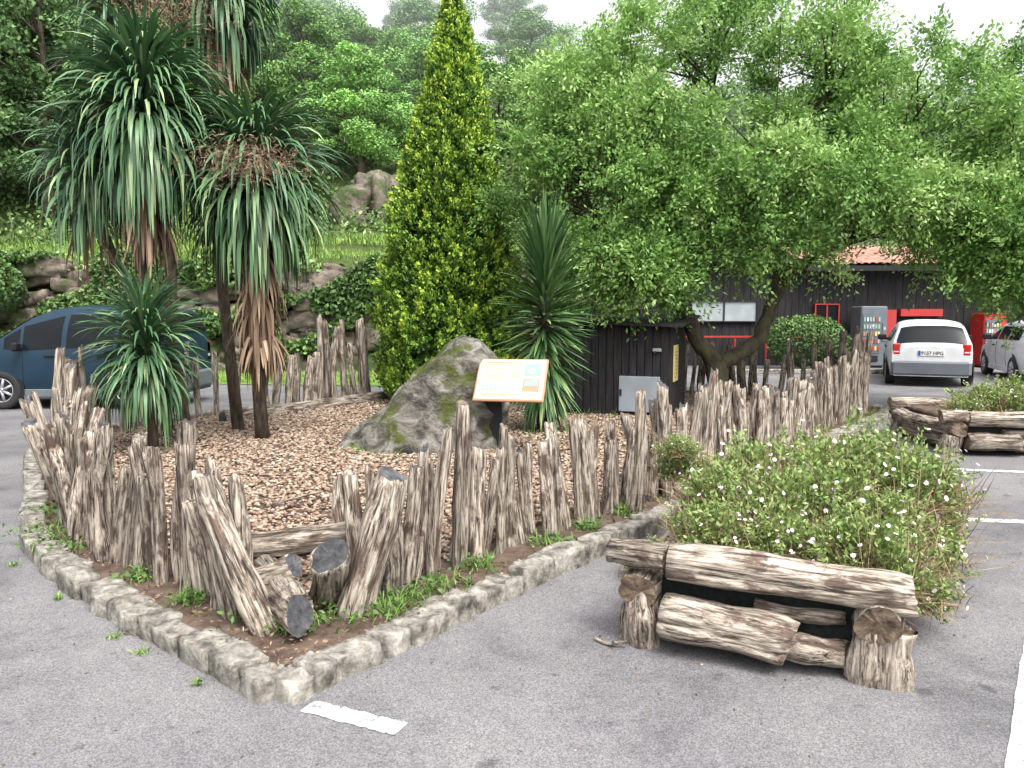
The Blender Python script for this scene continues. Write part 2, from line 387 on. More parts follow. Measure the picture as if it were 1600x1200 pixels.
def bed(poly, z, name, mat, amp=.015, res=.12):
    x0, y0 = poly.min(0); x1, y1 = poly.max(0)
    bm = bmesh.new(); bm.faces.new([bm.verts.new((p[0], p[1], z)) for p in poly]); bmesh.ops.triangulate(bm, faces=bm.faces[:])
    for s in np.arange(x0+res, x1, res):
        bmesh.ops.bisect_plane(bm, geom=bm.verts[:]+bm.edges[:]+bm.faces[:], plane_co=(s,0,0), plane_no=(1,0,0))
    for s in np.arange(y0+res, y1, res):
        bmesh.ops.bisect_plane(bm, geom=bm.verts[:]+bm.edges[:]+bm.faces[:], plane_co=(0,s,0), plane_no=(0,1,0))
    P = np.array([v.co[:] for v in bm.verts]); dz = sinoise(P, 5, 2.5, 3)*amp
    for v, q in zip(bm.verts, dz): v.co.z += q
    me = bpy.data.meshes.new(name); bm.to_mesh(me); bm.free(); me.materials.append(mat)
    me.polygons.foreach_set("use_smooth", [True]*len(me.polygons)); return me
IN = inset(OUT, .12)
obj("planting_bed_soil", bed(IN, .078, "soil", M['dirt'], .018, .2), kind="structure")

# pebbles
GP = inset(resample(OUT, .5), .60)
bm = bmesh.new(); bmesh.ops.create_icosphere(bm, subdivisions=1, radius=1)
IV = np.array([v.co[:] for v in bm.verts]); IF = np.array([[v.index for v in f.verts] for f in bm.faces]); bm.free()
px = RNG.uniform(-5.6, 6, 125000); py = RNG.uniform(3.6, 15.8, 125000)
k = inside(px, py, GP); px, py = px[k], py[k]; n = len(px)
dist = np.hypot(px, py)
keep = RNG.random(n) < np.clip(1.25-dist/20, .35, 1); px, py = px[keep], py[keep]; n = len(px)
S = RNG.uniform(.009, .025, n)[:,None]*np.c_[RNG.uniform(.9,1.5,n), RNG.uniform(.7,1.1,n), RNG.uniform(.4,.65,n)]
az = RNG.uniform(0, 6.28, n); tl = RNG.normal(0, .3, n)
V = IV[None]*S[:,None,:]
V = V*(1+RNG.normal(0, .09, (n, len(IV), 1)))
ct, st = np.cos(tl)[:,None], np.sin(tl)[:,None]
y = V[...,1]*ct - V[...,2]*st; z = V[...,1]*st + V[...,2]*ct
ca, sa = np.cos(az)[:,None], np.sin(az)[:,None]
x2 = V[...,0]*ca - y*sa; y2 = V[...,0]*sa + y*ca
gz = .10+.02*sinoise(np.c_[px,py,px*0], 77, 1.5, 3)
V = np.stack([x2+px[:,None], y2+py[:,None], z+(gz+RNG.uniform(0,.02,n))[:,None]], -1).reshape(-1, 3)
F = (IF[None] + (np.arange(n)*len(IV))[:,None,None]).reshape(-1, 3)
obj("gravel", np_mesh("gravel", V, F, tint=np.repeat(np.clip(RNG.normal(.5,.25,n),0,1), len(IV)), smooth=True, mats=[M['pebble']]),
    kind="stuff", label="brown-pink pebbles covering the fenced bed", category="gravel")

# ------------------------------------------------------------------ logs / posts
def log_mesh(name, L, r, seed, sides=26, rings=14, taper=.12, bend=.03, jag=.02, ridge=.10, lobe=1.0, end='endgrain'):
    rg = np.random.default_rng(seed)
    th = np.linspace(0, 2*math.pi, sides, endpoint=False)
    lobes = 1 + lobe*(.14*np.sin(2*th+rg.uniform(0,6)) + .10*np.sin(3*th+rg.uniform(0,6)) + .05*np.sin(5*th+rg.uniform(0,6)))
    rid = rg.normal(0, ridge, sides); rid = .5*rid+.25*np.roll(rid,1)+.25*np.roll(rid,-1)
    for q_ in rg.integers(0, sides, 3): rid[q_] -= ridge*2.2
    V = []; b1, b2 = rg.normal(0, bend, 2); tw = rg.normal(0, .4)
    topj = rg.normal(0, jag, sides); topj = .5*topj+.5*np.roll(topj,1); slope = rg.normal(0, .3, 2)
    for i in range(rings):
        t = i/(rings-1); zz = t*L
        a = th + tw*t
        rr = r*(1+taper*(.5-t))*lobes*(1+rid*(.7+.5*math.sin(t*7+seed)))*(1+.06*math.sin(t*9+seed*2)) * (1+rg.normal(0,.015,sides))
        cx = b1*math.sin(t*math.pi*1.3); cy = b2*math.sin(t*math.pi*1.1+.4)
        x = np.cos(a)*rr; y = np.sin(a)*rr
        z = np.full(sides, zz)
        if i == rings-1: z = z + topj + slope[0]*x + slope[1]*y; x = x*.90; y = y*.90
        V.append(np.c_[x+cx, y+cy, z])
    V = np.vstack(V).tolist(); F = []
    for i in range(rings-1):
        for k in range(sides):
            j = (k+1) % sides; F.append((i*sides+k, i*sides+j, (i+1)*sides+j, (i+1)*sides+k))
    c0 = len(V); last = V[(rings-1)*sides:]; cc = np.mean(last, 0); V.append((cc[0], cc[1], cc[2]-.006))
    m0 = len(F)
    for k in range(sides): F.append(((rings-1)*sides+k, (rings-1)*sides+(k+1)%sides, c0))
    fc = np.mean(V[:sides], 0); V.append(tuple(fc)); c1 = len(V)-1
    for k in range(sides): F.append(((k+1)%sides, k, c1))
    me = bpy.data.meshes.new(name); me.from_pydata([tuple(map(float,v)) for v in V], [], F)
    me.materials.append(M['wood']); me.materials.append(M[end])
    me.polygons.foreach_set("material_index", [0]*m0+[1]*(len(F)-m0))
    me.polygons.foreach_set("use_smooth", [True]*m0+[False]*(len(F)-m0)); me.update(); return me

PV = [log_mesh("fence_post", 1.0, .055, 100+i, taper=random.uniform(-.05,.35), bend=random.choice([.01,.02,.03]), jag=random.choice([.006,.012,.02]), ridge=.11, end=random.choice(['endgrain','endbrown','wood'])) for i in range(26)]
post_n = 0
def post(x, y, h, r, lean=(0,0), z0=.04, label="weathered grey-brown wooden fence post standing in soil", me=None):
    global post_n
    o = bpy.data.objects.new("fence_post", me or random.choice(PV)); link(o)
    o.location = (x, y, z0); o.scale = (r/.055, r/.055*random.uniform(.75,1.1), h)
    o.rotation_mode = 'QUATERNION'
    q = Vector((math.tan(lean[0]), math.tan(lean[1]), 1)).to_track_quat('Z', 'Y') @ Quaternion((0,0,1), random.uniform(0, 6.28))
    o.rotation_quaternion = q
    tag(o, label, "fence post", "rustic wooden posts fencing the bed"); post_n += 1
    return o
def run_posts(path, spacing, hfun, r=(.030,.053), jit=.04, lean=.055, skip=.03):
    P = np.array(path); seg = np.linalg.norm(np.diff(P, axis=0), axis=1); c = np.r_[0, np.cumsum(seg)]
    t = 0; g = random.random()*6
    while t < c[-1]:
        x = np.interp(t, c, P[:,0]); y = np.interp(t, c, P[:,1])
        f = t/c[-1]
        if random.random() > skip:
            lx = random.gauss(0, lean)+.05*math.sin(t*2.1+g); ly = random.gauss(0, lean)
            rr = random.uniform(*r)
            post(x+random.uniform(-jit,jit), y+random.uniform(-jit,jit), hfun(f, t), rr, (lx, ly))
        t += spacing*random.uniform(.8, 1.2)
def h_right(f, t):
    h = random.uniform(.62, .88)+.06*math.sin(t*1.7)
    if random.random() < .10: h += random.uniform(.1, .2)
    if f > .80: h += (f-.80)*2.2
    return h
run_posts([(-.80,4.2),(-.2,5.0),(.28,5.55),(1.5,7.12),(3.0,9.1),(4.4,10.95),(5.45,12.35)], .090, h_right, skip=.02)
def h_left(f, t):
    h = random.uniform(.58,.83)+.1*f
    if random.random() < .12: h += .16
    return h
run_posts([(-1.45,4.08),(-2.0,4.55),(-2.55,4.98),(-3.05,5.5),(-3.4,6.0)], .089, h_left, lean=.075)
run_posts([(-3.45,6.1),(-3.85,6.75),(-4.3,7.5),(-4.9,8.4)], .125, lambda f,t: random.uniform(.7,.98), lean=.16)
run_posts([(-5.0,8.6),(-5.3,9.8),(-4.9,11.4),(-4.2,12.5)], .26, lambda f,t: random.uniform(.85,1.25))
run_posts([(-3.95,12.75),(-3.5,13.4),(-2.75,14.6),(-1.9,15.3)], .18, lambda f,t: random.uniform(.8,1.15) if random.random()<.5 or f<.2 else random.uniform(1.3,1.6), r=(.05,.072), lean=.04, skip=.1)
run_posts([(5.6,12.6),(5.75,13.2),(5.2,14.2),(4.0,15.0),(2.8,15.4)], .20, lambda f,t: random.uniform(1.0,1.45) if f<.3 else random.uniform(.75,1.15), r=(.042,.065))
for x,y,h in [(.95,6.1,1.02),(-.35,4.95,1.05),(-1.98,4.75,.96),(1.35,6.75,1.0),(-4.35,7.7,1.1),(-4.55,8.1,1.05)]:
    post(x, y, h, random.uniform(.042,.052), (random.gauss(0,.05), random.gauss(0,.05)), label="tall weathered post standing above the fence row")

def log_between(name, p0, p1, r, seed, parent=None, rings=16, **kw):
    p0 = Vector(p0); p1 = Vector(p1); dv = p1-p0
    me = log_mesh(name, dv.length, r, seed, sides=36, rings=rings, jag=kw.pop('jag', .005), bend=kw.pop('bend', .015), ridge=kw.pop('ridge', .06), lobe=kw.pop('lobe', .5), taper=kw.pop('taper', .12), end=kw.pop('end','endgrain'))
    o = bpy.data.objects.new(name, me); link(o)
    o.rotation_mode = 'QUATERNION'; o.rotation_quaternion = dv.to_track_quat('Z', 'Y')
    o.location = p0
    if parent is not None:
        o.parent = parent; o.matrix_parent_inverse = parent.matrix_basis.inverted()
    tag(o, **kw); return o
g = "cut logs stacked at the fence corner"
log_between("log", (-.84,4.08,.05), (-.63,4.14,.80), .095, 1, label="thick leaning log with dark cut top at the fence corner", category="log", group=g)
log_between("log", (-1.20,3.84,.05), (-1.64,4.15,.76), .070, 22, bend=.02, label="pale log leaning outward at the fence corner", category="log", group=g, lobe=1)
log_between("log", (-1.02,4.28,.08), (-.91,3.93,.43), .096, 3, label="short sawn log tilted with dark cut end", category="log", group=g)
log_between("log", (-1.45,4.45,.20), (-1.03,3.74,.20), .100, 4, label="sawn log lying low with dark round end", category="log", group=g)
log_between("log", (-1.6,4.30,.37), (-.75,4.45,.41), .072, 5, label="horizontal brown log resting behind the corner logs", category="log", group=g)
log_between("log", (-1.5,4.12,.22), (-1.12,4.0,.34), .065, 15, label="short branch stub wedged between corner logs", category="log", group=g)
log_between("log", (-.92,4.4,.12), (-1.1,4.9,.62), .04, 6, label="thin stake leaning behind the corner logs", category="log", group=g)
log_between("log", (-1.42,4.0,.05), (-1.62,4.1,.80), .05, 7, label="slanted weathered post at the fence corner", category="log", group=g, lobe=1)
log_between("timber_edging", (-4.1,11.2,.16), (-2.3,14.2,.16), .09, 9, label="dark low timber edging the gravel", category="edging")

# ------------------------------------------------------------------ boulder
BV, BF = cube_grid(46)
s = nrm(BV)*1.15; q = BV*.5 + s*.5
a = np.clip(q[:,0], -1, 1)
xs_ = [-1,-.65,-.35,0,.25,.45,.7,.88,1]
hh = np.interp(a, xs_, [.08,.26,.56,.92,1.15,1.28,1.25,1.10,.85])
dd = np.interp(a, xs_, [.35,.6,.8,.9,.9,.85,.8,.72,.6])
zc = (q[:,2]+.25)/1.25
P = np.c_[a*1.03-1.15 + np.where(zc>0, zc*.08, 0), 9.55 + q[:,1]*dd*(1-.38*np.clip(zc,0,1)), zc*hh+.07]
nn = nrm(BV)
def ridged(P, sd, f): return 1-np.abs(sinoise(P, sd, f, 3))
P = P + nn*(sinoise(P, 21, 2.0, 4)*.055 - np.abs(sinoise(P, 22, 4, 4))*.09 + (ridged(P*np.array([1,1,2.2]), 23, 3.0)-.7)*.08)[:,None]
obj("boulder", np_mesh("boulder", P, BF, smooth=True, mats=[M['rock']]), label="large grey mossy boulder sitting on the gravel", category="boulder")

# ------------------------------------------------------------------ leaf generators
def straps(base, az, el, length, width, droop, seg=7, tint=None, sag=1.3):
    n = len(az); P = base.copy(); prof = np.interp(np.linspace(0,1,seg+1), [0,.15,.5,.8,1], [.55,.95,1,.6,.04])
    V = np.zeros((n, seg+1, 2, 3)); side = np.c_[-np.sin(az), np.cos(az), RNG.normal(0,.35,n)]; side = nrm(side)
    for k in range(seg+1):
        t = k/seg; pitch = np.maximum(el - droop*t**sag, rad(-88))
        V[:,k,0] = P - side*(width*prof[k]/2)[:,None]; V[:,k,1] = P + side*(width*prof[k]/2)[:,None]
        P = P + (length/seg)[:,None]*np.c_[np.cos(pitch)*np.cos(az), np.cos(pitch)*np.sin(az), np.sin(pitch)]
    idx = np.arange(n*(seg+1)*2).reshape(n, seg+1, 2)
    F = np.stack([idx[:,:-1,0], idx[:,:-1,1], idx[:,1:,1], idx[:,1:,0]], -1).reshape(-1, 4)
    if tint is None: tint = np.clip(RNG.normal(.5,.24,n),0,1)
    T = np.repeat(tint, (seg+1)*2)
    return V.reshape(-1, 3), F, T
def mop(c, n, L, W, zspan=.7, droop=(1.2,2.9), elr=(-.35,1.45)):
    az = RNG.uniform(0, 6.28, n); u = RNG.random(n)**.8; el = elr[0]+(elr[1]-elr[0])*u
    base = np.array(c)+np.c_[np.cos(az)*.06, np.sin(az)*.06, (u-.5)*zspan]
    le = L*RNG.uniform(.7, 1.15, n)
    dr = np.interp(u, [0,1], [droop[1]*.55, droop[0]]) + RNG.uniform(0, droop[1]-droop[0], n)*.7
    return straps(base, az, el, le, np.full(n, W)*RNG.uniform(.7,1.15,n), dr, seg=8)
def skirt(c, n, L, W, zspan, r0=.08):
    az = RNG.uniform(0, 6.28, n); u = RNG.random(n)
    base = np.array(c)+np.c_[np.cos(az)*r0, np.sin(az)*r0, -u*zspan]
    return straps(base, az, RNG.uniform(-1.1,-.3,n)*1, L*RNG.uniform(.5,1.1,n), np.full(n,W), RNG.uniform(.8,1.6,n)*1, sag=.45, tint=np.clip(RNG.normal(.5,.28,n),0,1))
def cat(parts):
    V = []; F = []; T = []; o = 0
    for v, f, t in parts: V.append(v); F.append(f+o); T.append(t); o += len(v)
    return np.vstack(V), np.vstack(F), np.concatenate(T)
def leaves(C, L, W, dirs=None, tint=None, jl=.3):
    n = len(C); d = nrm(RNG.normal(size=(n,3))) if dirs is None else nrm(dirs)
    s = nrm(np.cross(d, RNG.normal(size=(n,3))))
    l = (L*RNG.uniform(1-jl,1+jl,n))[:,None]; w_ = (W*RNG.uniform(1-jl,1+jl,n))[:,None]
    V = np.stack([C-d*l/2, C+s*w_/2, C+d*l/2, C-s*w_/2], 1).reshape(-1,3)
    F = np.arange(n*4).reshape(n,4)
    if tint is None: tint = np.clip(RNG.normal(.5,.25,n),0,1)
    return V, F, np.repeat(tint, 4)
def panicle(c, L, n=2200):
    C = np.array(c)+RNG.normal(0, 1, (n,3))*np.array([.28,.28,.13])*L
    return leaves(C, .08, .008)

def cordyline(label, base, pts, radii, head, n, L, W, skn=0, skz=.6, skL=.7, pan=None, elr=(-.6,1.45), droop=(1.2,2.9)):
    e = empty("cordyline_tree", base, label, "palm-like tree", "cordyline palms growing in the bed")
    mb = MB(); mb.tube(pts, radii, sides=12); obj("trunk", mb.mesh("trunk", [M['bark']]), e, True)
    V, F, T = mop(head, n, L, W, elr=elr, droop=droop)
    obj("crown", np_mesh("crown", V, F, T, mats=[M['strap']]), e, True)
    if skn:
        V, F, T = skirt((head[0], head[1], head[2]-.15), skn, skL, W*.8, skz)
        obj("dead_leaf_skirt", np_mesh("skirt", V, F, T, mats=[M['dead']]), e, True, label="brown hanging dead leaves")
    if pan:
        V, F, T = cat([panicle(p, s_) for p, s_ in pan]); obj("flower_cluster", np_mesh("pan", V, F, T, mats=[M['dead']]), e, True)
    return e
cordyline("tall green cordyline with drooping mop crown", (-3.95,9.6,.1), [(-3.95,9.6,.05),(-4.05,9.5,1.2),(-3.95,9.3,2.2),(-4.1,9.1,3.7)], [.085,.07,.065,.08], (-4.1,9.1,3.75), 1300, 1.08, .050, skn=300, skz=1.0, skL=.75)
cordyline("green cordyline with thick skirt of brown dead leaves", (-3.1,9.8,.1), [(-3.1,9.8,.05),(-3.12,9.7,1.2),(-3.0,9.5,3.1)], [.085,.075,.08], (-3.0,9.5,3.12), 1250, 1.10, .050, skn=800, skz=1.7, skL=.62, pan=[((-2.8,8.75,3.25), 1.0)])
cordyline("slim leaning cordyline with dense leaf head", (-4.3,9.9,.1), [(-4.3,9.9,.05),(-4.55,9.8,1.6),(-4.85,9.6,2.6),(-4.9,9.5,3.1)], [.055,.045,.045,.045], (-4.9,9.4,3.25), 380, .8, .045, skn=40)
cordyline("very tall cordyline with dark drooping crown overhead", (-3.6,10.4,.1), [(-3.6,10.4,.05),(-3.8,10.4,2.5),(-3.6,10.3,5.0)], [.08,.065,.06], (-3.65,10.3,5.65), 750, 1.0, .050, skn=350, skz=.7, skL=.7, pan=[((-3.9,9.8,5.15),1.0),((-4.6,10.0,5.5),.9)])
cordyline("tall slim cordyline reaching above its neighbours", (-4.5,10.4,.1), [(-4.5,10.4,.05),(-4.8,10.4,2.5),(-5.0,10.3,4.9)], [.06,.05,.045], (-5.0,10.3,5.5), 300, .8, .045, skn=60)
cordyline("low young cordyline rosette close to the ground", (-4.05,8.9,.1), [(-4.05,8.9,.05),(-4.05,8.9,1.15)], [.06,.05], (-4.05,8.8,1.2), 650, .72, .040, elr=(-.8,1.5), droop=(.5,2.2))
# yucca
e = empty("yucca_plant", (.42,10.4,.1), "spiky dark green yucca with sword leaves", "yucca")
mb = MB(); mb.tube([(.42,10.4,.05),(.44,10.4,1.2),(.42,10.4,2.3)], [.09,.08,.06], sides=12); obj("trunk", mb.mesh("trunk", [M['bark']]), e, True)
n = 1000; u = RNG.random(n); az = RNG.uniform(0, 6.28, n)
base = np.c_[.42+np.cos(az)*.05, 10.4+np.sin(az)*.05, .65+u*1.8]
V, F, T = straps(base, az, np.interp(u, [0,.4,.75,1], [-1.15,-.25,.75,1.5])+RNG.normal(0,.16,n), RNG.uniform(.52,.80,n)*np.interp(u,[0,.3,.7,1],[1.0,.9,.95,1.1]), np.full(n,.040), RNG.uniform(0,.5,n), seg=4)
obj("leaves", np_mesh("leaves", V, F, T, mats=[M['yucca']]), e, True)

# ------------------------------------------------------------------ cypress
CX = -1.12
e = empty("cypress_tree", (CX,14.0,.1), "tall conical golden-green cypress with dense feathery foliage", "conifer tree")
mb = MB(); mb.tube([(CX,14,.05),(CX,14,3),(CX+.1,14,6.3)], [.16,.11,.02], sides=12); obj("trunk", mb.mesh("trunk", [M['bark']]), e, True)
nt_ = 3600; t = RNG.random(nt_)**1.2; az = RNG.uniform(0,6.28,nt_)
H = 6.95
def crad(t): return np.interp(t, [0,.06,.2,.45,.7,.88,1], [.98,1.2,1.2,.94,.58,.27,.03])
lump = 1+.08*np.sin(az*3+t*9)+.07*np.sin(az*5-t*17+1)+.05*np.sin(az*2+t*31)+RNG.normal(0,.055,nt_)
rr = crad(t)*lump
tc_ = np.c_[CX+np.cos(az)*rr+.12*t, 14+np.sin(az)*rr, .1+t*H]
k = 44; C = np.repeat(tc_, k, 0); outd = np.repeat(np.c_[np.cos(az),np.sin(az),np.zeros(nt_)], k, 0)
h_ = RNG.random(nt_*k)
tl_ = np.repeat(RNG.uniform(.14,.34,nt_), k)
C = C + (np.array([0,0,1])*.7+outd*.5)*(h_*tl_)[:,None] + RNG.normal(0,1,(nt_*k,3))*(.058*(1.15-h_))[:,None] - outd*.10
D = outd*.7+np.array([0,0,1.0])+RNG.normal(0,.6,(nt_*k,3))
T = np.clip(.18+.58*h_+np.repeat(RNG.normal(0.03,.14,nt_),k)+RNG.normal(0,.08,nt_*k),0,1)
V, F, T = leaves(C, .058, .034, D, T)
m2 = 12000; t2 = RNG.random(m2); a2 = RNG.uniform(0,6.28,m2); r2 = crad(t2)*.80*np.sqrt(RNG.uniform(.6,1,m2))  # dark-tinted inner leaf core, added to block light through the crown
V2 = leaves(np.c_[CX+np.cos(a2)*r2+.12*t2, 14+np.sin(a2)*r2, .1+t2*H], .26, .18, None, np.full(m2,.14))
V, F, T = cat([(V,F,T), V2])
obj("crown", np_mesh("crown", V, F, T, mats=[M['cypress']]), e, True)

# ------------------------------------------------------------------ olive-like tree
e = empty("olive_tree", (3.4,13,.1), "wide spreading evergreen tree with forked twisting trunk", "tree")
limbs = [
 ([(3.45,13,0),(3.4,13,.45),(3.35,13,.85)], [.27,.18,.17]),
 ([(3.35,13,.8),(3.1,13,1.1),(2.88,12.95,1.55),(2.62,12.9,2.0),(2.55,12.8,2.5),(2.4,12.7,3.4),(1.9,12.6,4.3)], [.15,.135,.12,.105,.09,.06,.03]),
 ([(2.7,12.93,1.85),(2.2,12.7,2.3),(1.5,12.5,2.9),(.9,12.4,3.4)], [.07,.06,.04,.02]),
 ([(3.35,13,.8),(3.65,12.95,.98),(4.0,12.9,1.25),(4.15,12.9,1.7),(4.3,12.85,2.1)], [.135,.125,.115,.105,.10]),
 ([(4.3,12.85,2.1),(4.8,12.8,2.55),(5.5,12.6,2.85),(6.3,12.4,3.05),(7.4,12.2,3.3),(8.3,12.0,3.5),(9.2,11.9,3.6)], [.09,.075,.06,.05,.035,.025,.01]),
 ([(6.6,12.35,3.1),(7.3,12.0,2.95),(8.0,11.8,2.7),(8.7,11.6,2.4)], [.035,.03,.02,.01]),
 ([(4.25,12.85,2.0),(4.2,12.9,2.8),(4.5,13,3.8),(4.9,13.1,4.9),(5.6,13.2,5.6)], [.09,.08,.065,.05,.02]),
 ([(2.5,12.75,2.8),(2.9,13,3.8),(3.2,13.2,5.0),(3.3,13.2,6.2)], [.07,.06,.045,.02]),
 ([(4.45,12.9,3.5),(5.4,13,4.1),(6.5,13.1,4.5),(7.3,13.2,4.7),(8.3,13,4.6)], [.06,.05,.035,.025,.01]),
 ([(4.2,12.9,2.6),(3.8,12.2,3.2),(3.7,11.5,3.9)], [.06,.045,.02]),
]
mb = MB(); LP = []
for pts, rs in limbs:
    P = [Vector(p) for p in pts]; Q = []; R = []
    for i in range(len(P)-1):
        for s_ in range(4):
            f = s_/4; p0 = P[max(i-1,0)]; p1 = P[i]; p2 = P[i+1]; p3 = P[min(i+2,len(P)-1)]
            q_ = .5*((2*p1)+(p2-p0)*f+(2*p0-5*p1+4*p2-p3)*f*f+(3*p1-p0-3*p2+p3)*f**3)
            Q.append(q_+Vector(np.random.default_rng(i*7+s_).normal(0,.014,3))); R.append((rs[i]*(1-f)+rs[i+1]*f)*(1+.08*math.sin(i*3+s_*2)))
    Q.append(P[-1]); R.append(rs[-1]); mb.tube(Q, R, sides=12)
    LP += [(q_, r_) for q_, r_ in zip(Q, R) if q_.z > 1.7]
ell = [((3.5,13.1,5.0),(3.4,2.6,2.2),115), ((1.5,12.6,3.7),(1.8,1.7,1.25),54), ((7.6,12.6,3.6),(2.1,2.0,1.25),72), ((6.2,13.2,4.6),(2.4,2.0,1.4),54), ((4.0,12.2,3.5),(2.6,1.4,.8),48), ((2.0,13,5.0),(1.8,1.8,1.0),24),
       ((8.1,11.9,2.5),(1.2,1.2,.75),46),((8.5,11.4,1.95),(.8,.9,.35),12),((7.5,12.0,3.2),(.8,.8,.4),12),((7.3,12.0,2.7),(.7,.7,.35),8),((1.7,12.3,2.5),(1.1,1.0,.6),24),((3.3,12.2,2.85),(1.2,1.0,.5),17),((4.4,12.1,4.0),(1.1,.7,.9),18),((2.1,12.2,2.1),(.7,.6,.3),6)]
CC = []
for c, rr_, n in ell:
    d_ = nrm(RNG.normal(size=(n,3)))*(RNG.uniform(.35,1,n)**.5)[:,None]
    CC.append(np.array(c)+d_*np.array(rr_))
CC = np.vstack(CC)
CC = CC[~((CC[:,0] > 4.7) & (CC[:,0] < 6.5) & (CC[:,2] < 3.2))]
CC = np.vstack([CC, [(5.6,12.4,3.15),(6.3,12.2,3.0),(4.9,12.6,2.9),(6.6,12.0,2.55),(4.9,12.3,2.55)]])
Lp = np.array([q_[:] for q_, _ in LP]); used = np.zeros(len(Lp))
for c in CC:
    dd_ = np.linalg.norm(Lp-c, axis=1)+np.maximum(0, Lp[:,2]-c[2])*1.5+used*.12; i = int(dd_.argmin()); used[i] += 1; p0 = Vector(Lp[i]); p1 = Vector(c); ln = (p1-p0).length
    mid = p0.lerp(p1,.5)+Vector((random.gauss(0,.06)*ln, random.gauss(0,.06)*ln, .1*ln)); r0 = min(LP[i][1]*.6, .008+.010*ln)
    mb.tube([p0, p0.lerp(mid,.5), mid, mid.lerp(p1,.5)+Vector((0,0,.02)), p1], [r0,r0*.85,r0*.65,r0*.45,.005], sides=5, cap=False)
obj("trunk", mb.mesh("trunk", [M['olivebark']]), e, True)
Vl = []
for c in CC:
    nt2 = 18; td = nrm(RNG.normal(size=(nt2,3))+np.array([0,0,.1])); tlen = RNG.uniform(.3,.75,nt2); kk = 40
    u = RNG.random((nt2,kk))**.75
    P = c + td[:,None,:]*(u*tlen[:,None])[...,None]; P[...,2] -= (u**2)*.16
    P = P.reshape(-1,3)+RNG.normal(0,.06,(nt2*kk,3))
    dr_ = np.repeat(td, kk, 0)+RNG.normal(0,.7,(nt2*kk,3))
    tb = RNG.normal(.50,.17); T = np.clip(tb+.22*(u.ravel()-.5)+RNG.normal(0,.18,nt2*kk),0,1)
    Vl.append(leaves(P, .074, .035, dr_, T))
V, F, T = cat(Vl); obj("crown", np_mesh("crown", V, F, T, mats=[M['olive']]), e, True)

# ------------------------------------------------------------------ hut
e = empty("wooden_hut", (1.84,12.9,.1), "small black plank hut with sloping roof", "hut", rotz=rad(-20))
mb = MB(); Wd, Dp, Hh = 1.66, 1.7, 1.36
n = 14
for i in range(n):
    x = -Wd/2+(i+.5)*Wd/n; mb.box((x, -Dp/2+random.uniform(-.008,.008), Hh/2), (Wd/n-.012, .03, Hh), 0)
    mb.box((x, Dp/2, Hh/2), (Wd/n-.008, .03, Hh), 0)
for sx in (-1,1):
    for i in range(n): mb.box((sx*(Wd/2+.002), -Dp/2+.03+(i+.5)*(Dp-.05)/n, Hh/2), (.03, (Dp-.05)/n-.008, Hh), 0)
mb.box((0,0,Hh/2), (Wd-.06, Dp-.06, Hh-.03), 1)
obj("wall", mb.mesh("wall", [M['blackwood'], M['black']]), e)
mb = MB(); mb.add([(-.98,-1.05,1.40),(1.05,-1.05,1.34),(1.05,1.05,1.48),(-.98,1.05,1.50),(-.98,-1.05,1.44),(1.05,-1.05,1.38),(1.05,1.05,1.52),(-.98,1.05,1.54)], [(3,2,1,0),(4,5,6,7),(0,1,5,4),(1,2,6,5),(2,3,7,6),(3,0,4,7)])
obj("roof", mb.mesh("roof", [M['blackwood']]), e)
mb = MB(); mb.box((.40,-Dp/2-.03,.33), (.62,.03,.54), 0, .008); mb.box((.12,-Dp/2-.05,.35), (.03,.02,.1), 1)
obj("hatch", mb.mesh("hatch", [M['greymetal'], M['black']]), e, label="grey metal hatch")
mb = MB(); mb.box((.66,-Dp/2-.04,1.0), (.13,.05,.05), 0, .008); mb.box((.64,-Dp/2-.07,.97), (.03,.03,.03), 1)
obj("lock", mb.mesh("lock", [M['greymetal'], M['ink']]), e)
mb = MB(); mb.box((Wd/2+.03,-.35,.78), (.02,.42,.56), 0, .004)
for i in range(8): mb.box((Wd/2+.042,-.35,.57+i*.055), (.004,.30,.012), 1)
obj("notice", mb.mesh("notice", [M['yellow'], M['brown']]), e, label="yellow notice board on hut side")

# ------------------------------------------------------------------ information sign
e = empty("information_sign", (-.2,9.0,.1), "tilted cream and orange information board on black post", "sign", rotz=rad(-6))
mb = MB(); mb.box((-.02,.06,.34), (.2,.1,.80), 0, .01); mb.box((-.02,-.02,.70), (.16,.26,.03), 0); obj("post", mb.mesh("post", [M['black']]), e)
mb = MB(); mb.box((0,0,0), (.80,.58,.03), 0, .008); mb.box((0,0,.0175), (.755,.535,.006), 1)
mb.box((-.1,.225,.0225), (.42,.016,.002), 3); mb.box((-.2,.195,.0225), (.25,.010,.002), 2)
mb.box((.24,.13,.0225), (.19,.17,.002), 4); mb.box((.23,.11,.0245), (.07,.06,.002), 1)
for i in range(12): mb.box((-.19+random.uniform(-.01,.01),.165-i*.018,.0225), (.26+random.uniform(-.05,.02),.004,.002), 3)
for i in range(9): mb.box((.05,.16-i*.018,.0225), (.09,.004,.002), 3)
for i in range(4): mb.box((-.28+i*.1,-.12,.0225), (.08,.07,.002), 4); mb.box((-.28+i*.1,-.125,.0245), (.04,.03,.002), 1)
mb.box((.24,-.08,.0225), (.19,.17,.002), 3); mb.box((.24,-.05,.0245), (.15,.08,.002), 4)
for i in range(4): mb.box((-.1,-.195-i*.012,.0225), (.4,.004,.002), 3)
o = obj("board", mb.mesh("board", [M['orange'], M['cream'], M['orange'], M['brown'], M['teal']]), e); o.location = (.20,-.10,.80); o.rotation_euler = (rad(50), 0, rad(-6))

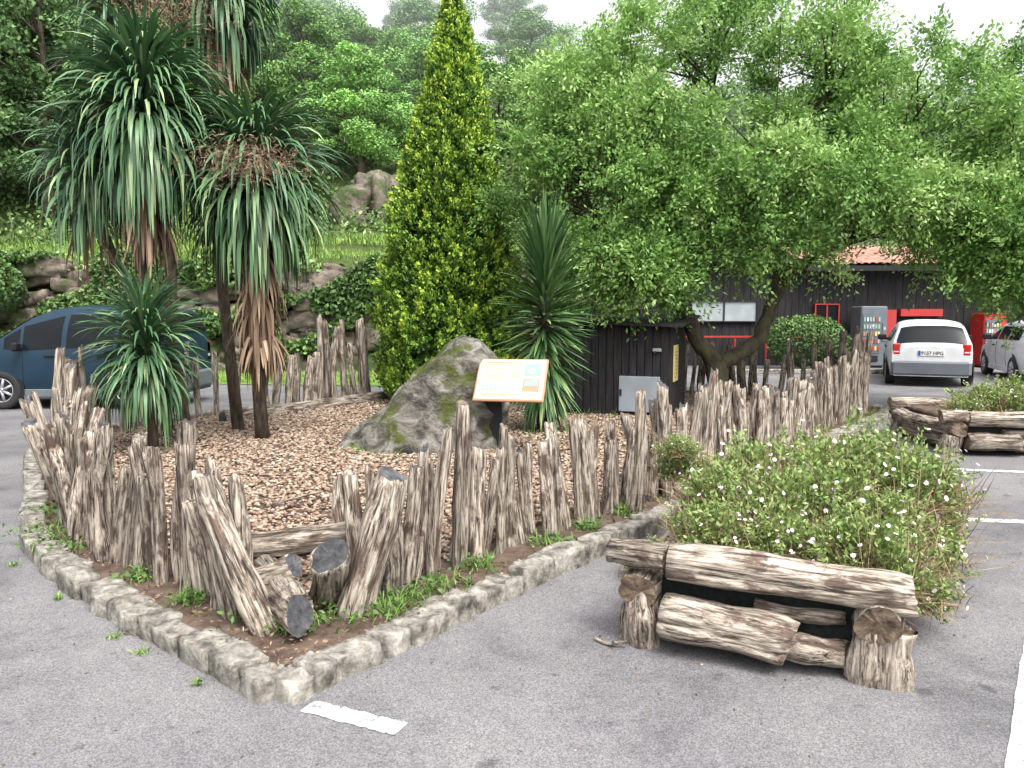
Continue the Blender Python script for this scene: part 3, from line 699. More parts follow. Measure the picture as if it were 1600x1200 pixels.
# ------------------------------------------------------------------ log planters
def shrub_meshes():
    n = 2600; d_ = nrm(RNG.normal(size=(n,3))); d_[:,2] = np.abs(d_[:,2]); r_ = RNG.uniform(.2,1,n)**.5
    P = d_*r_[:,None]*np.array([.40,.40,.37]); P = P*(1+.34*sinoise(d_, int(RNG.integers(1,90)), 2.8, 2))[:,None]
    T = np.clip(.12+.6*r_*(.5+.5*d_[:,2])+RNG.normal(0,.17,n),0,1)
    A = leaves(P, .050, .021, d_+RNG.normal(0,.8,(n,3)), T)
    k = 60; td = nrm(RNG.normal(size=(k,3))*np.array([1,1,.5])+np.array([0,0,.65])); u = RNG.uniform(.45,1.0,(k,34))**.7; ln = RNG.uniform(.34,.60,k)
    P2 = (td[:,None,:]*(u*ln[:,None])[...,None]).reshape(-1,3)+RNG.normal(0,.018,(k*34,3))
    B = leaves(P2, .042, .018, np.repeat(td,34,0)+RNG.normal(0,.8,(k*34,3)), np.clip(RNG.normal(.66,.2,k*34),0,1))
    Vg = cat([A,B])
    n3 = 900; az = RNG.uniform(0,6.28,n3); S3 = straps(RNG.normal(0,.17,(n3,3))*np.array([1,1,.2]), az, RNG.uniform(.0,1.4,n3), RNG.uniform(.2,.47,n3), np.full(n3,.007), RNG.uniform(-.6,1.4,n3), seg=5)
    nf = 40; fd = nrm(td[:nf]+RNG.normal(0,.1,(nf,3))); fp = fd*(ln[:nf]+.015)[:,None]
    Vf = []; Ff = []; Tf = []; o_ = 0
    for i in range(nf):
        nn_ = nrm(fd[i]+RNG.normal(0,.4,3)+np.array([0,0,.3])); a_ = nrm(np.cross(nn_,[1,.1,0])); b_ = np.cross(nn_, a_)
        R_ = RNG.uniform(.012,.020); tt = RNG.choice([.0,.2,.4,.7])
        for pt in range(7):
            an = pt*2*math.pi/7; dirp = a_*math.cos(an)+b_*math.sin(an); sd = -a_*math.sin(an)+b_*math.cos(an)
            Vf += [fp[i]+dirp*.003, fp[i]+dirp*R_*.7+sd*R_*.33, fp[i]+dirp*R_, fp[i]+dirp*R_*.7-sd*R_*.33]; Ff.append([o_,o_+1,o_+2,o_+3]); Tf += [tt]*4; o_ += 4
        c_ = fp[i]+nn_*.003
        Vf += [c_+a_*.004, c_+b_*.004, c_-a_*.004, c_-b_*.004]; Ff.append([o_,o_+1,o_+2,o_+3]); Tf += [1.0]*4; o_ += 4
    return Vg, S3, (np.array(Vf), np.array(Ff), np.array(Tf))
SH = []
for i in range(4):
    a_, b_, c_ = shrub_meshes()
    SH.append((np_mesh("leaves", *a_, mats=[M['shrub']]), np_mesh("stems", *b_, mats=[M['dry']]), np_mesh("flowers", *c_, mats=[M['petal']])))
def shrub(x, y, z, s_, flowers=True, label="green daisy bush with small pale pink-white flowers in planter"):
    e = empty("daisy_bush", (x,y,z), label, "flowering bush", "daisy bushes in the log planters", random.uniform(0,6.28)); s_ *= random.uniform(.88,1.08); e.scale = (s_,s_,s_*random.uniform(.85,1.15))
    v = random.choice(SH)
    obj("foliage", v[0], e); obj("dry_stems", v[1], e)
    if flowers: obj("flowers", v[2], e, kind="stuff")

def planter(origin, ang, Wd, Ln, seed, label):
    e = empty("log_planter", (*origin, 0), label, "planter", "rustic log planters on the car park", ang); R = Matrix.Rotation(ang, 3, 'Z'); O = Vector((*origin, 0))
    def lg(name, a, b, r, sd, **kw):
        kw.setdefault('end', 'endbrown'); kw.setdefault('lobe', .55)
        log_between(name, O+R@Vector(a), O+R@Vector(b), r, seed+sd, e, **kw)
    for i, (x, y) in enumerate([(.07,.04),(Wd-.07,.04),(.07,Ln),(Wd-.07,Ln)]):
        lg("corner_stump", (x,y,-.02), (x,y,.235 if i != 1 else .27), .112, i, ridge=.09, lobe=.9)
    for sx, x in enumerate((.08, Wd-.09)):
        lg("side_log", (x,Ln+.1,.30), (x,-.06,.29), .104, 10+sx, ridge=.06)
        lg("side_log", (x,Ln,.12), (x,.1,.12), .075, 12+sx)
    lg("top_rail", (-.09,-.0,.45), (.22,-.0,.45), .068, 19, bend=.002, taper=0)
    lg("top_rail", (.215,.0,.425), (Wd+.06,.03,.41), .086, 20, bend=.003, taper=.05)
    lg("top_rail", (-.06,Ln+.02,.43), (Wd+.1,Ln,.43), .08, 21, bend=.01)
    lg("front_log", (.20,-.03,.16), (.80,-.06,.15), .104, 33, ridge=.07, bend=.004, taper=.05)
    lg("front_log", (.76,.0,.11), (Wd-.2,.02,.10), .068, 23)
    lg("front_log", (.62,.04,.265), (Wd-.22,.04,.255), .036, 24)
    lg("back_log", (.15,Ln,.15), (Wd-.15,Ln,.15), .09, 25)
    mb = MB()
    mb.box((Wd/2,Ln/2+.02,.2), (Wd-.28,Ln-.08,.30), 0, .03)
    obj("liner", mb.mesh("liner", [M['net']]), e)
    mb = MB(); mb.box((Wd/2,Ln/2+.02,.37), (Wd-.32,Ln-.14,.06), 0, .02); obj("soil", mb.mesh("soil", [M['dirt']]), e)
    return O, R
O, R = planter((.58,3.92), math.atan2(-.50,1.05), 1.24, 2.55, 300, "rustic log planter with overflowing daisy bushes")
for x,y,z,s_ in [(.35,.62,.32,.72),(.7,.55,.32,.66),(.95,.62,.33,.74),(1.12,.55,.30,.70),(.3,1.3,.34,.85),(.6,1.0,.36,.8),(.8,1.35,.40,.9),(1.12,1.2,.36,.9),(.35,1.95,.40,.88),(.85,2.0,.44,.92),(1.2,1.85,.40,.92),(.5,2.5,.40,.82),(1.0,2.5,.42,.9),(1.3,1.3,.20,.78),(1.3,1.9,.22,.8),(1.3,2.4,.30,.9),(1.25,.75,.16,.62)]:
    p = O+R@Vector((x,y,z)); shrub(p.x,p.y,p.z,s_)
for x,y,z,s_ in [(-.08,1.6,.52,.50),(-.12,1.5,.70,.38),(-.1,.95,.05,.45)]:
    p = O+R@Vector((x,y,z)); shrub(p.x,p.y,p.z,s_, label="leggy daisy clump with pink-white flowers spilling over planter")
O2, R2 = planter((5.08,9.2), rad(-5), 2.4, 1.6, 400, "low log planter on parking bay edge with shrubs")
for x,y,s_ in [(.5,.6,.7),(1.0,.6,.9),(1.5,.5,.95),(2.0,.6,1.0),(.9,1.1,.95),(1.4,1.2,1.1),(2.0,1.2,1.1)]:
    p = O2+R2@Vector((x,y,.38)); shrub(p.x,p.y,p.z,s_, flowers=random.random()<.3, label="green bush growing in low log planter")

# ------------------------------------------------------------------ grass tufts, twigs, fallen leaves
def tufts(centres, per, L):
    V = []
    for cx, cy, cz, sp in centres:
        n = per; az = RNG.uniform(0,6.28,n); b_ = np.c_[RNG.normal(cx,sp,n), RNG.normal(cy,sp,n), np.full(n,cz)]
        V.append(straps(b_, az, RNG.uniform(.5,1.5,n), RNG.uniform(.4,1.3,n)*L, np.full(n,.006), RNG.uniform(.3,1.8,n), seg=4))
    return cat(V)
cs = [(-3.35,5.65,.08,.11),(-3.1,5.35,.08,.09),(-2.95,5.2,.08,.08),(-3.6,6.15,.08,.08),(-.9,4.0,.08,.1),(-.72,4.08,.08,.08),(-.55,4.3,.08,.08),(-.4,4.45,.08,.08),(-1.1,3.85,.08,.06),(-1.35,4.0,.08,.06),
      (-.62,4.15,.08,.08),(-.2,4.8,.08,.06),(.25,5.3,.08,.07),(.55,5.7,.08,.05),(.9,6.1,.08,.05),(-2.2,4.6,.08,.05),(-1.75,4.2,.08,.05),(2.6,8.3,.08,.1),(3.4,9.4,.08,.12),(4.2,10.5,.08,.12),(4.9,11.4,.08,.14),(5.3,12.0,.08,.14),(5.7,12.4,.08,.12),
      (.2,10.0,.12,.3),(1.2,12,.12,.3),(3,12.5,.12,.5),(-1.7,8.9,.1,.15),(-1.2,8.85,.1,.15)]
A = tufts(cs, 80, .11)
B = tufts([(-2.62,4.47,.0,.012),(-2.03,3.92,.0,.015),(-1.8,3.74,.0,.02),(-3.27,5.08,.0,.015),(-1.4,3.42,.0,.012)], 26, .05)
V, F, T = cat([A,B]); obj("grass_tufts", np_mesh("tufts", V, F, np.clip(T-.15,0,1), mats=[M['grass']]), kind="stuff", label="green grass tufts growing along kerb and posts", category="grass")
P = []
for cx, cy, cz, sp in cs[:17]: P.append(np.c_[RNG.normal(cx,sp*1.2,60), RNG.normal(cy,sp*1.2,60), cz+RNG.uniform(.01,.07,60)])
P = np.vstack(P); V, F, T = leaves(P, .036, .024, RNG.normal(size=P.shape)*np.array([1,1,.4])); obj("weeds", np_mesh("weeds", V, F, T*.7, mats=[M['ivy']]), kind="stuff", label="low broad-leaved weeds by fence posts", category="weeds")
n = 1300; C = np.c_[RNG.uniform(-3,6,n), RNG.uniform(2.2,9,n), np.full(n,.008)]
V, F, T = leaves(C, .018, .009, np.c_[RNG.normal(size=(n,2)), RNG.normal(0,.1,n)], None); obj("fallen_leaves", np_mesh("fallen", V, F, T, mats=[M['dead']]), kind="stuff", label="tiny dry leaves scattered on asphalt", category="leaf litter")
n = 4500; t = RNG.random(n); kk = RNG.integers(0, len(IN), n); a_ = IN[kk]; b_ = IN[(kk+1)%len(IN)]; q_ = a_+(b_-a_)*t[:,None]; C = np.c_[q_+RNG.normal(0,.2,(n,2)), np.full(n,.106)]
k = inside(C[:,0], C[:,1], IN); C = C[k]; V, F, T = leaves(C, .03, .012, np.c_[RNG.normal(size=(len(C),2)), RNG.normal(0,.3,len(C))], None)
obj("leaf_litter", np_mesh("litter", V, F, T, mats=[M['dead']]), kind="stuff", label="dry leaf litter on bare soil by kerb", category="leaf litter")
for i, (a_, b_) in enumerate([((.42,3.9,.015),(.56,3.78,.03)), ((.45,3.95,.01),(.52,3.8,.012)), ((-1.9,6.2,.15),(-1.55,6.4,.2))]):
    log_between("stick", a_, b_, .010, 50+i, rings=5, label="small dark broken stick lying on the ground", category="stick")

# ------------------------------------------------------------------ hill, wall
def Hh_(X, Y):
    y0 = np.interp(X, [-60,3,7,60], [22.6,22.6,33,33]); d_ = Y-y0
    base = np.where(d_ < 0, -.6, 3.1*np.clip(d_/.5, 0, 1)+.20*np.clip(d_,0,2.2)+.52*np.clip(d_-2.2,0,26))
    return base + np.where(d_>1.5, sinoise(np.stack([X,Y,0*X],-1).reshape(-1,3), 9, .25, 3).reshape(X.shape)*.3, 0)
gx = np.linspace(-70, 75, 150); gy = np.r_[np.linspace(22.2,36,60), np.linspace(36.5,110,60)]
GX, GY = np.meshgrid(gx, gy); GZ = Hh_(GX, GY)
V = np.stack([GX,GY,GZ],-1).reshape(-1,3); nx, ny = len(gx), len(gy); ii = np.arange(nx*ny).reshape(ny,nx)
F = np.stack([ii[:-1,:-1],ii[:-1,1:],ii[1:,1:],ii[1:,:-1]],-1).reshape(-1,4)
obj("hill", np_mesh("hill", V, F, smooth=True, mats=[M['hill']]), kind="structure")
Vs = []; Fs = []; off = 0
for i in range(950):
    sz = random.uniform(.3,.75); x = random.uniform(-26,3.3); z = random.uniform(0,2.95)
    V = stone((x, 22.30-sz*.12+random.uniform(-.2,.12)+z*.05, z), random.uniform(-.2,.2), sz*random.uniform(1,1.6), .9, sz*random.uniform(.6,1), i+999, .30, .12, CG5)
    V[:,2] += (V[:,0]-x)*random.uniform(-.3,.3)
    Vs.append(V); Fs.append(CG5[1]+off); off += len(V)
obj("stone_retaining_wall", np_mesh("wall", np.vstack(Vs), np.vstack(Fs), smooth=True, mats=[M['wallstone']]), label="tall rough stone retaining wall overgrown with ivy", category="wall")
n = 120000; X = RNG.uniform(-27,3.5,n); Z = 3.3*RNG.random(n)**.7; P = np.c_[X, np.full(n,21.85)+Z*.05-RNG.uniform(0,.45,n), Z]
msk = (sinoise(P*np.array([1,0,1]), 37, 1.6, 4)*1.5+(Z-1.9)*.28) > .25; P = P[msk]; n = len(P)
P[:,1] -= .3*np.clip(sinoise(P, 44, 1.3, 2), 0, 1)
V, F, T = leaves(P, .13, .09, RNG.normal(size=(n,3))+np.array([0,-.2,-.3]), np.clip(RNG.normal(.45,.22,n)+.3*sinoise(P,8,1.5,2),0,1))
obj("ivy", np_mesh("ivy", V, F, T, mats=[M['ivy']]), kind="stuff", label="green ivy hanging over the stone wall", category="ivy")
mb = MB(); mb.add([(-11,18.9,.015),(-2.5,17.8,.015),(0,18.5,.015),(1,21.9,.015),(-12,21.9,.015)], [(0,1,2,3,4)]); obj("lawn", mb.mesh("lawn", [M['lawn']]), kind="structure")
n = 26000; P = np.c_[RNG.uniform(-11,1,n), RNG.uniform(18.6,22,n), np.full(n,.02)]
S1 = straps(P, RNG.uniform(0,6.28,n), RNG.uniform(.7,1.5,n), RNG.uniform(.05,.13,n), np.full(n,.012), RNG.uniform(.2,1.2,n), seg=2)
n = 40000; X = RNG.uniform(-28,4,n); Y = RNG.uniform(22.5,25.3,n); P = np.c_[X,Y,Hh_(X,Y)]
S2 = straps(P, RNG.uniform(0,6.28,n), RNG.uniform(.7,1.5,n), RNG.uniform(.12,.32,n)*(1+.7*sinoise(P,3,1,2)), np.full(n,.02), RNG.uniform(.2,1.2,n), seg=2)
V, F, T = cat([S1,S2]); obj("grass", np_mesh("grass", V, F, np.clip(T+.2,0,1), mats=[M['grass']]), kind="stuff", label="bright green grass on lawn and terrace", category="grass")
nc = 1400; X = RNG.uniform(-32,30,nc); Y = 25+RNG.random(nc)**1.3*21; k = (X<5)|(Y>34); X, Y = X[k], Y[k]; Z = Hh_(X,Y)
nn2 = 34; X = np.r_[X, RNG.uniform(-26,-5,nn2), RNG.uniform(-3.2,3,16)]; Y = np.r_[Y, RNG.uniform(21.8,22.8,nn2+16)]; Z = np.r_[Z, RNG.uniform(2.0,3.2,nn2+16)]; nc = len(X)
kk = 110; sz = np.repeat(RNG.uniform(.4,1.2,nc)*np.where(np.arange(nc) >= nc-nn2-16, .6, 1),kk)
P = np.repeat(np.c_[X,Y,Z],kk,0)+RNG.normal(0,1,(nc*kk,3))*np.c_[sz,sz,sz*.6]*.55
V, F, T = leaves(P, .17, .10, None, np.clip(np.repeat(RNG.normal(.5,.27,nc),kk)+RNG.normal(0,.15,nc*kk),0,1)); obj("undergrowth", np_mesh("undergrowth", V, F, T, mats=[M['under']]), kind="stuff", label="tangled green undergrowth covering the hillside", category="undergrowth")
for i, (x,y,s_) in enumerate([(-5.2,26.6,.9),(-4.3,27.4,1.1),(-4.9,27.9,1.0),(-13,27.5,.6),(-7.2,26.6,.5)]):
    V = stone((x,y,float(Hh_(np.array([x]),np.array([y]))[0])+s_*.3), i, s_*1.4, s_*1.1, s_*1.6, 60+i, .24, .2)
    obj("rock_outcrop", np_mesh("rock", V, CG7[1], smooth=True, mats=[M['wallstone']]), label="brown rock outcrop on overgrown slope", category="rock")

# ------------------------------------------------------------------ broadleaf trees
def tree_variant(seed, squat=1.0):
    r_ = np.random.default_rng(seed); mb = MB()
    mb.tube([(0,0,-.5),(.1,0,1.5),(0,.15,3.2),(.1,.1,5.5),(0,0,8)], [.26,.2,.16,.1,.03], sides=8)
    nc = 68; d_ = nrm(r_.normal(size=(nc,3))); rr_ = r_.uniform(.3,1,nc)**.5
    C = np.array([0,0,5.1])+d_*rr_[:,None]*np.array([2.9,2.9,3.9*squat]); 
    for c in C[::2]:
        z0 = max(1.2, min(c[2]-1.2, 7)); mb.tube([(0.05,.05,z0),(c[0]*.5,c[1]*.5,(z0+c[2])/2+.1),tuple(c)], [.07,.045,.012], sides=5, cap=False)
    out = []
    for c in C:
        k = 400; s_ = r_.uniform(.5,1.0); dd = nrm(r_.normal(size=(k,3)))*(r_.random(k)**.5)[:,None]*s_*np.array([1.15,1.15,.7])
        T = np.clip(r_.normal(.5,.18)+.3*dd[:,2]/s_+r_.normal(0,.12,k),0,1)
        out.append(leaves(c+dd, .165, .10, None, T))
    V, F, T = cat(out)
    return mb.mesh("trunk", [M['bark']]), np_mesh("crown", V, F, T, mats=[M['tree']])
TV = [tree_variant(1), tree_variant(2,.85), tree_variant(3,1.15)]
def tree(x, y, s_, col, v=None, z=None, sx=1.0, label="leafy broadleaf tree on the hillside"):
    if z is None: z = float(Hh_(np.array([float(x)]), np.array([float(y)]))[0])
    e = empty("broadleaf_tree", (x,y,z), label, "tree", "woodland trees on the hillside", random.uniform(0,6.28)); e.scale = (s_*sx,s_*sx,s_)
    a_, b_ = TV[v if v is not None else random.randrange(3)]
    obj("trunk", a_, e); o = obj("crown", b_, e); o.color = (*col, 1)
dark = (.14,.26,.09); mid = (.19,.36,.10); light = (.28,.52,.15); hz = (.25,.43,.18); hz2 = (.30,.45,.26)  # the last two tints paint aerial haze into the far trees' leaf colour
L1 = "dark leafy tree above the stone wall"; L2 = "bright green rounded tree on the slope"; L3 = "distant tree on the hill with haze tinted into its leaves"
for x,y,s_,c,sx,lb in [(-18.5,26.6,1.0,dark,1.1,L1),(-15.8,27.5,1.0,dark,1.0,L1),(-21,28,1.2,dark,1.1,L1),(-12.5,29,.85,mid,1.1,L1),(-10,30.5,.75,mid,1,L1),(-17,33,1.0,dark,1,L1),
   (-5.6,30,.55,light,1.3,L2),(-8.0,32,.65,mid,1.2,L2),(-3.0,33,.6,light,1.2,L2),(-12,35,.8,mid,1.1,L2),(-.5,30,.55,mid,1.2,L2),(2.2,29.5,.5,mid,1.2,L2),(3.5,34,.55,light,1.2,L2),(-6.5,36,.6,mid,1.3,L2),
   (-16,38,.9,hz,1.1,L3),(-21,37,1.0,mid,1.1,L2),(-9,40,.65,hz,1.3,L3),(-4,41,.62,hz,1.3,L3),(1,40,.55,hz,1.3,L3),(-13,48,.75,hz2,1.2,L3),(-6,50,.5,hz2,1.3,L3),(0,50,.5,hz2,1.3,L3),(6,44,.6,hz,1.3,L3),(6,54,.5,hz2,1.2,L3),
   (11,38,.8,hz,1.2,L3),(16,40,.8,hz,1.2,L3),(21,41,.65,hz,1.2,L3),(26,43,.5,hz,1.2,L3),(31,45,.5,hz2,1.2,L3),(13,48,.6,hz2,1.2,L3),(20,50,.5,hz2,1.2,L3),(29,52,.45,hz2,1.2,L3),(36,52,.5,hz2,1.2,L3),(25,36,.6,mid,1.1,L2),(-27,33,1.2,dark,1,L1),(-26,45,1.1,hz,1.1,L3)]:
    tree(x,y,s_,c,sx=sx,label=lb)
def bush(x,y,z,rx,h,label,n=5200,mat='ivy',L=.09):
    e = empty("round_bush", (x,y,z), label, "bush"); mb = MB()
    for i in range(7): a_ = i*.9; mb.tube([(0,0,0),(math.cos(a_)*rx*.3,math.sin(a_)*rx*.3,h*.4),(math.cos(a_)*rx*.6,math.sin(a_)*rx*.6,h*.7)], [.03,.02,.008], sides=5)
    obj("stem", mb.mesh("stem", [M['bark']]), e)
    d_ = nrm(RNG.normal(size=(n,3))); r_ = RNG.uniform(.5,1,n)**.4; P = d_*r_[:,None]*np.array([rx,rx,h/2])*(1+.12*sinoise(d_,int(x*10)+90,3,2))[:,None]+np.array([0,0,h/2])
    V, F, T = leaves(P, L, L*.6, None, np.clip(.3+.3*d_[:,2]+RNG.normal(0,.16,n),0,1)); obj("foliage", np_mesh("foliage", V, F, T, mats=[M[mat]]), e)
bush(8.5,23.0,.1,1.15,1.5,"round clipped dark green bush by the building", n=7000, mat='ivy')
bush(-6.6,21.3,0,.5,1.6,"upright dark green bush against the stone wall", n=3500)
bush(-14.3,20.8,1.4,1.5,2.0,"dark shrub overhanging the stone wall", n=6000, L=.13)

# ------------------------------------------------------------------ building
e = empty("timber_building", (12,26.5,0), "long black timber building with red trim and tiled roof", "building")
mb = MB(); Y0 = 25.0
x = 4.0
while x < 24: mb.box((x+.11, Y0+random.uniform(-.01,.01), 1.6), (.205,.05,3.2), 0); x += .215
mb.box((14,27.5,1.55), (20,4.8,3.1), 1)
obj("wall", mb.mesh("wall", [M['blackwood'], M['black']]), e, True)
mb = MB()
nx_ = 360; xs_ = np.linspace(8.9,23.5,nx_*1); V = []; F = []
rows = 9
for r_ in range(rows+1):
    f = r_/rows; yy = 24.25+f*3.2; zz = 3.12+f*.75
    for xx in xs_: V.append((xx, yy, zz+.045*abs(math.sin(xx*math.pi/.22))+(.02 if r_ % 2 else 0)+.015*math.sin(xx*3+r_)))
for r_ in range(rows):
    for i in range(nx_-1): F.append((r_*nx_+i, r_*nx_+i+1, (r_+1)*nx_+i+1, (r_+1)*nx_+i))
mb.add(V, F, 0, False)
V = [(8.9,27.45,3.87),(23.5,27.45,3.87),(23.5,30.2,3.2),(8.9,30.2,3.2)]; mb.add(V, [(0,1,2,3)], 0)
obj("roof", mb.mesh("roof", [M['tile']]), e, True, label="red clay tile roof")
mb = MB(); mb.box((16.2,24.3,3.0), (14.6,.05,.16), 0); mb.box((6.4,24.9,3.25), (4.9,.9,.1), 0); obj("fascia", mb.mesh("fascia", [M['black']]), e, True)
for k_, (x, z, w_, h) in enumerate([(9.8,1.25,.7,1.3),(6.6,1.7,2.0,.6),(17.5,1.6,1.2,1.2)]):
    mb = MB(); mb.box((x,24.93,z), (w_,.05,h), 0); 
    pan = obj("window", mb.mesh("window", [M['poster'] if k_ == 1 else M['glass']]), e, True)
    mb = MB()
    for sx in (-1,1): mb.box((x+sx*(w_/2+.015),24.9,z), (.035,.1,h+.07), 0)
    for sz in (-1,1): mb.box((x,24.903,z+sz*(h/2+.018)), (w_+.02,.1,.035), 0)
    mb.box((x,24.9,z), (.04,.07,h-.02), 0)
    me = mb.mesh("frame", [M['red'] if k_ != 1 else M['black']])
    o = bpy.data.objects.new("frame", me); link(o); o.parent = pan
mb = MB(); mb.box((6.4,24.6,.92), (5.0,.08,.05), 0); 
for i in range(6): mb.box((4.0+i*.96,24.6,.45), (.04,.04,.84), 0)
obj("railing", mb.mesh("railing", [M['red']]), e, True)
mb = MB(); mb.box((12.7,24.85,1.66), (1.3,.16,.22), 0); mb.box((11.75,24.85,1.2), (.35,.12,1.1), 0); obj("shop_front_panel", mb.mesh("panel", [M['red']]), e, True, label="red shop front panelling")
def vending(x, y, w_, h, body, label):
    e = empty("vending_machine", (x,y,0), label, "vending machine", "vending machines along the building"); mb = MB()
    mb.box((0,0,h/2+.05), (w_,.75,h), 0, .03); mb.box((0,.05,.04), (w_-.1,.6,.08), 1); obj("cabinet", mb.mesh("cab", [body, M['black']]), e)
    mb = MB(); mb.box((-.08,-.385,h*.58), (w_*.66,.02,h*.66), 0)
    cols = ['red','poster','orange','teal','yellow','white']
    ms = [M['silverglass']]+[M[c] for c in cols]
    for r_ in range(5):
        for c_ in range(6): mb.box((-.08-w_*.27+c_*w_*.108,-.405,h*.33+r_*h*.12), (w_*.07,.02,h*.07), 1+random.randrange(6))
    obj("display_window", mb.mesh("disp", ms), e)
    mb = MB(); mb.box((w_*.38,-.39,h*.6), (w_*.14,.02,h*.3), 0); mb.box((w_*.38,-.405,h*.66), (w_*.08,.01,h*.05), 1); obj("control_panel", mb.mesh("ctl", [M['greyplastic'], M['poster']]), e)
    mb = MB(); mb.box((-.08,-.39,h*.16), (w_*.55,.03,h*.1), 0, .008); obj("tray", mb.mesh("tray", [M['black']]), e)
vending(10.85,24.3,.8,1.8,M['greyplastic'],"dark drinks vending machine with rows of bottles")
vending(14.5,24.3,.7,1.60,M['red'],"red drinks vending machine against black wall")
mb = MB(); mb.box((8.3,21.6,.06), (5,.15,.14), 0, .02); obj("pavement_edge", mb.mesh("edge", [M['kerb']]), kind="structure")
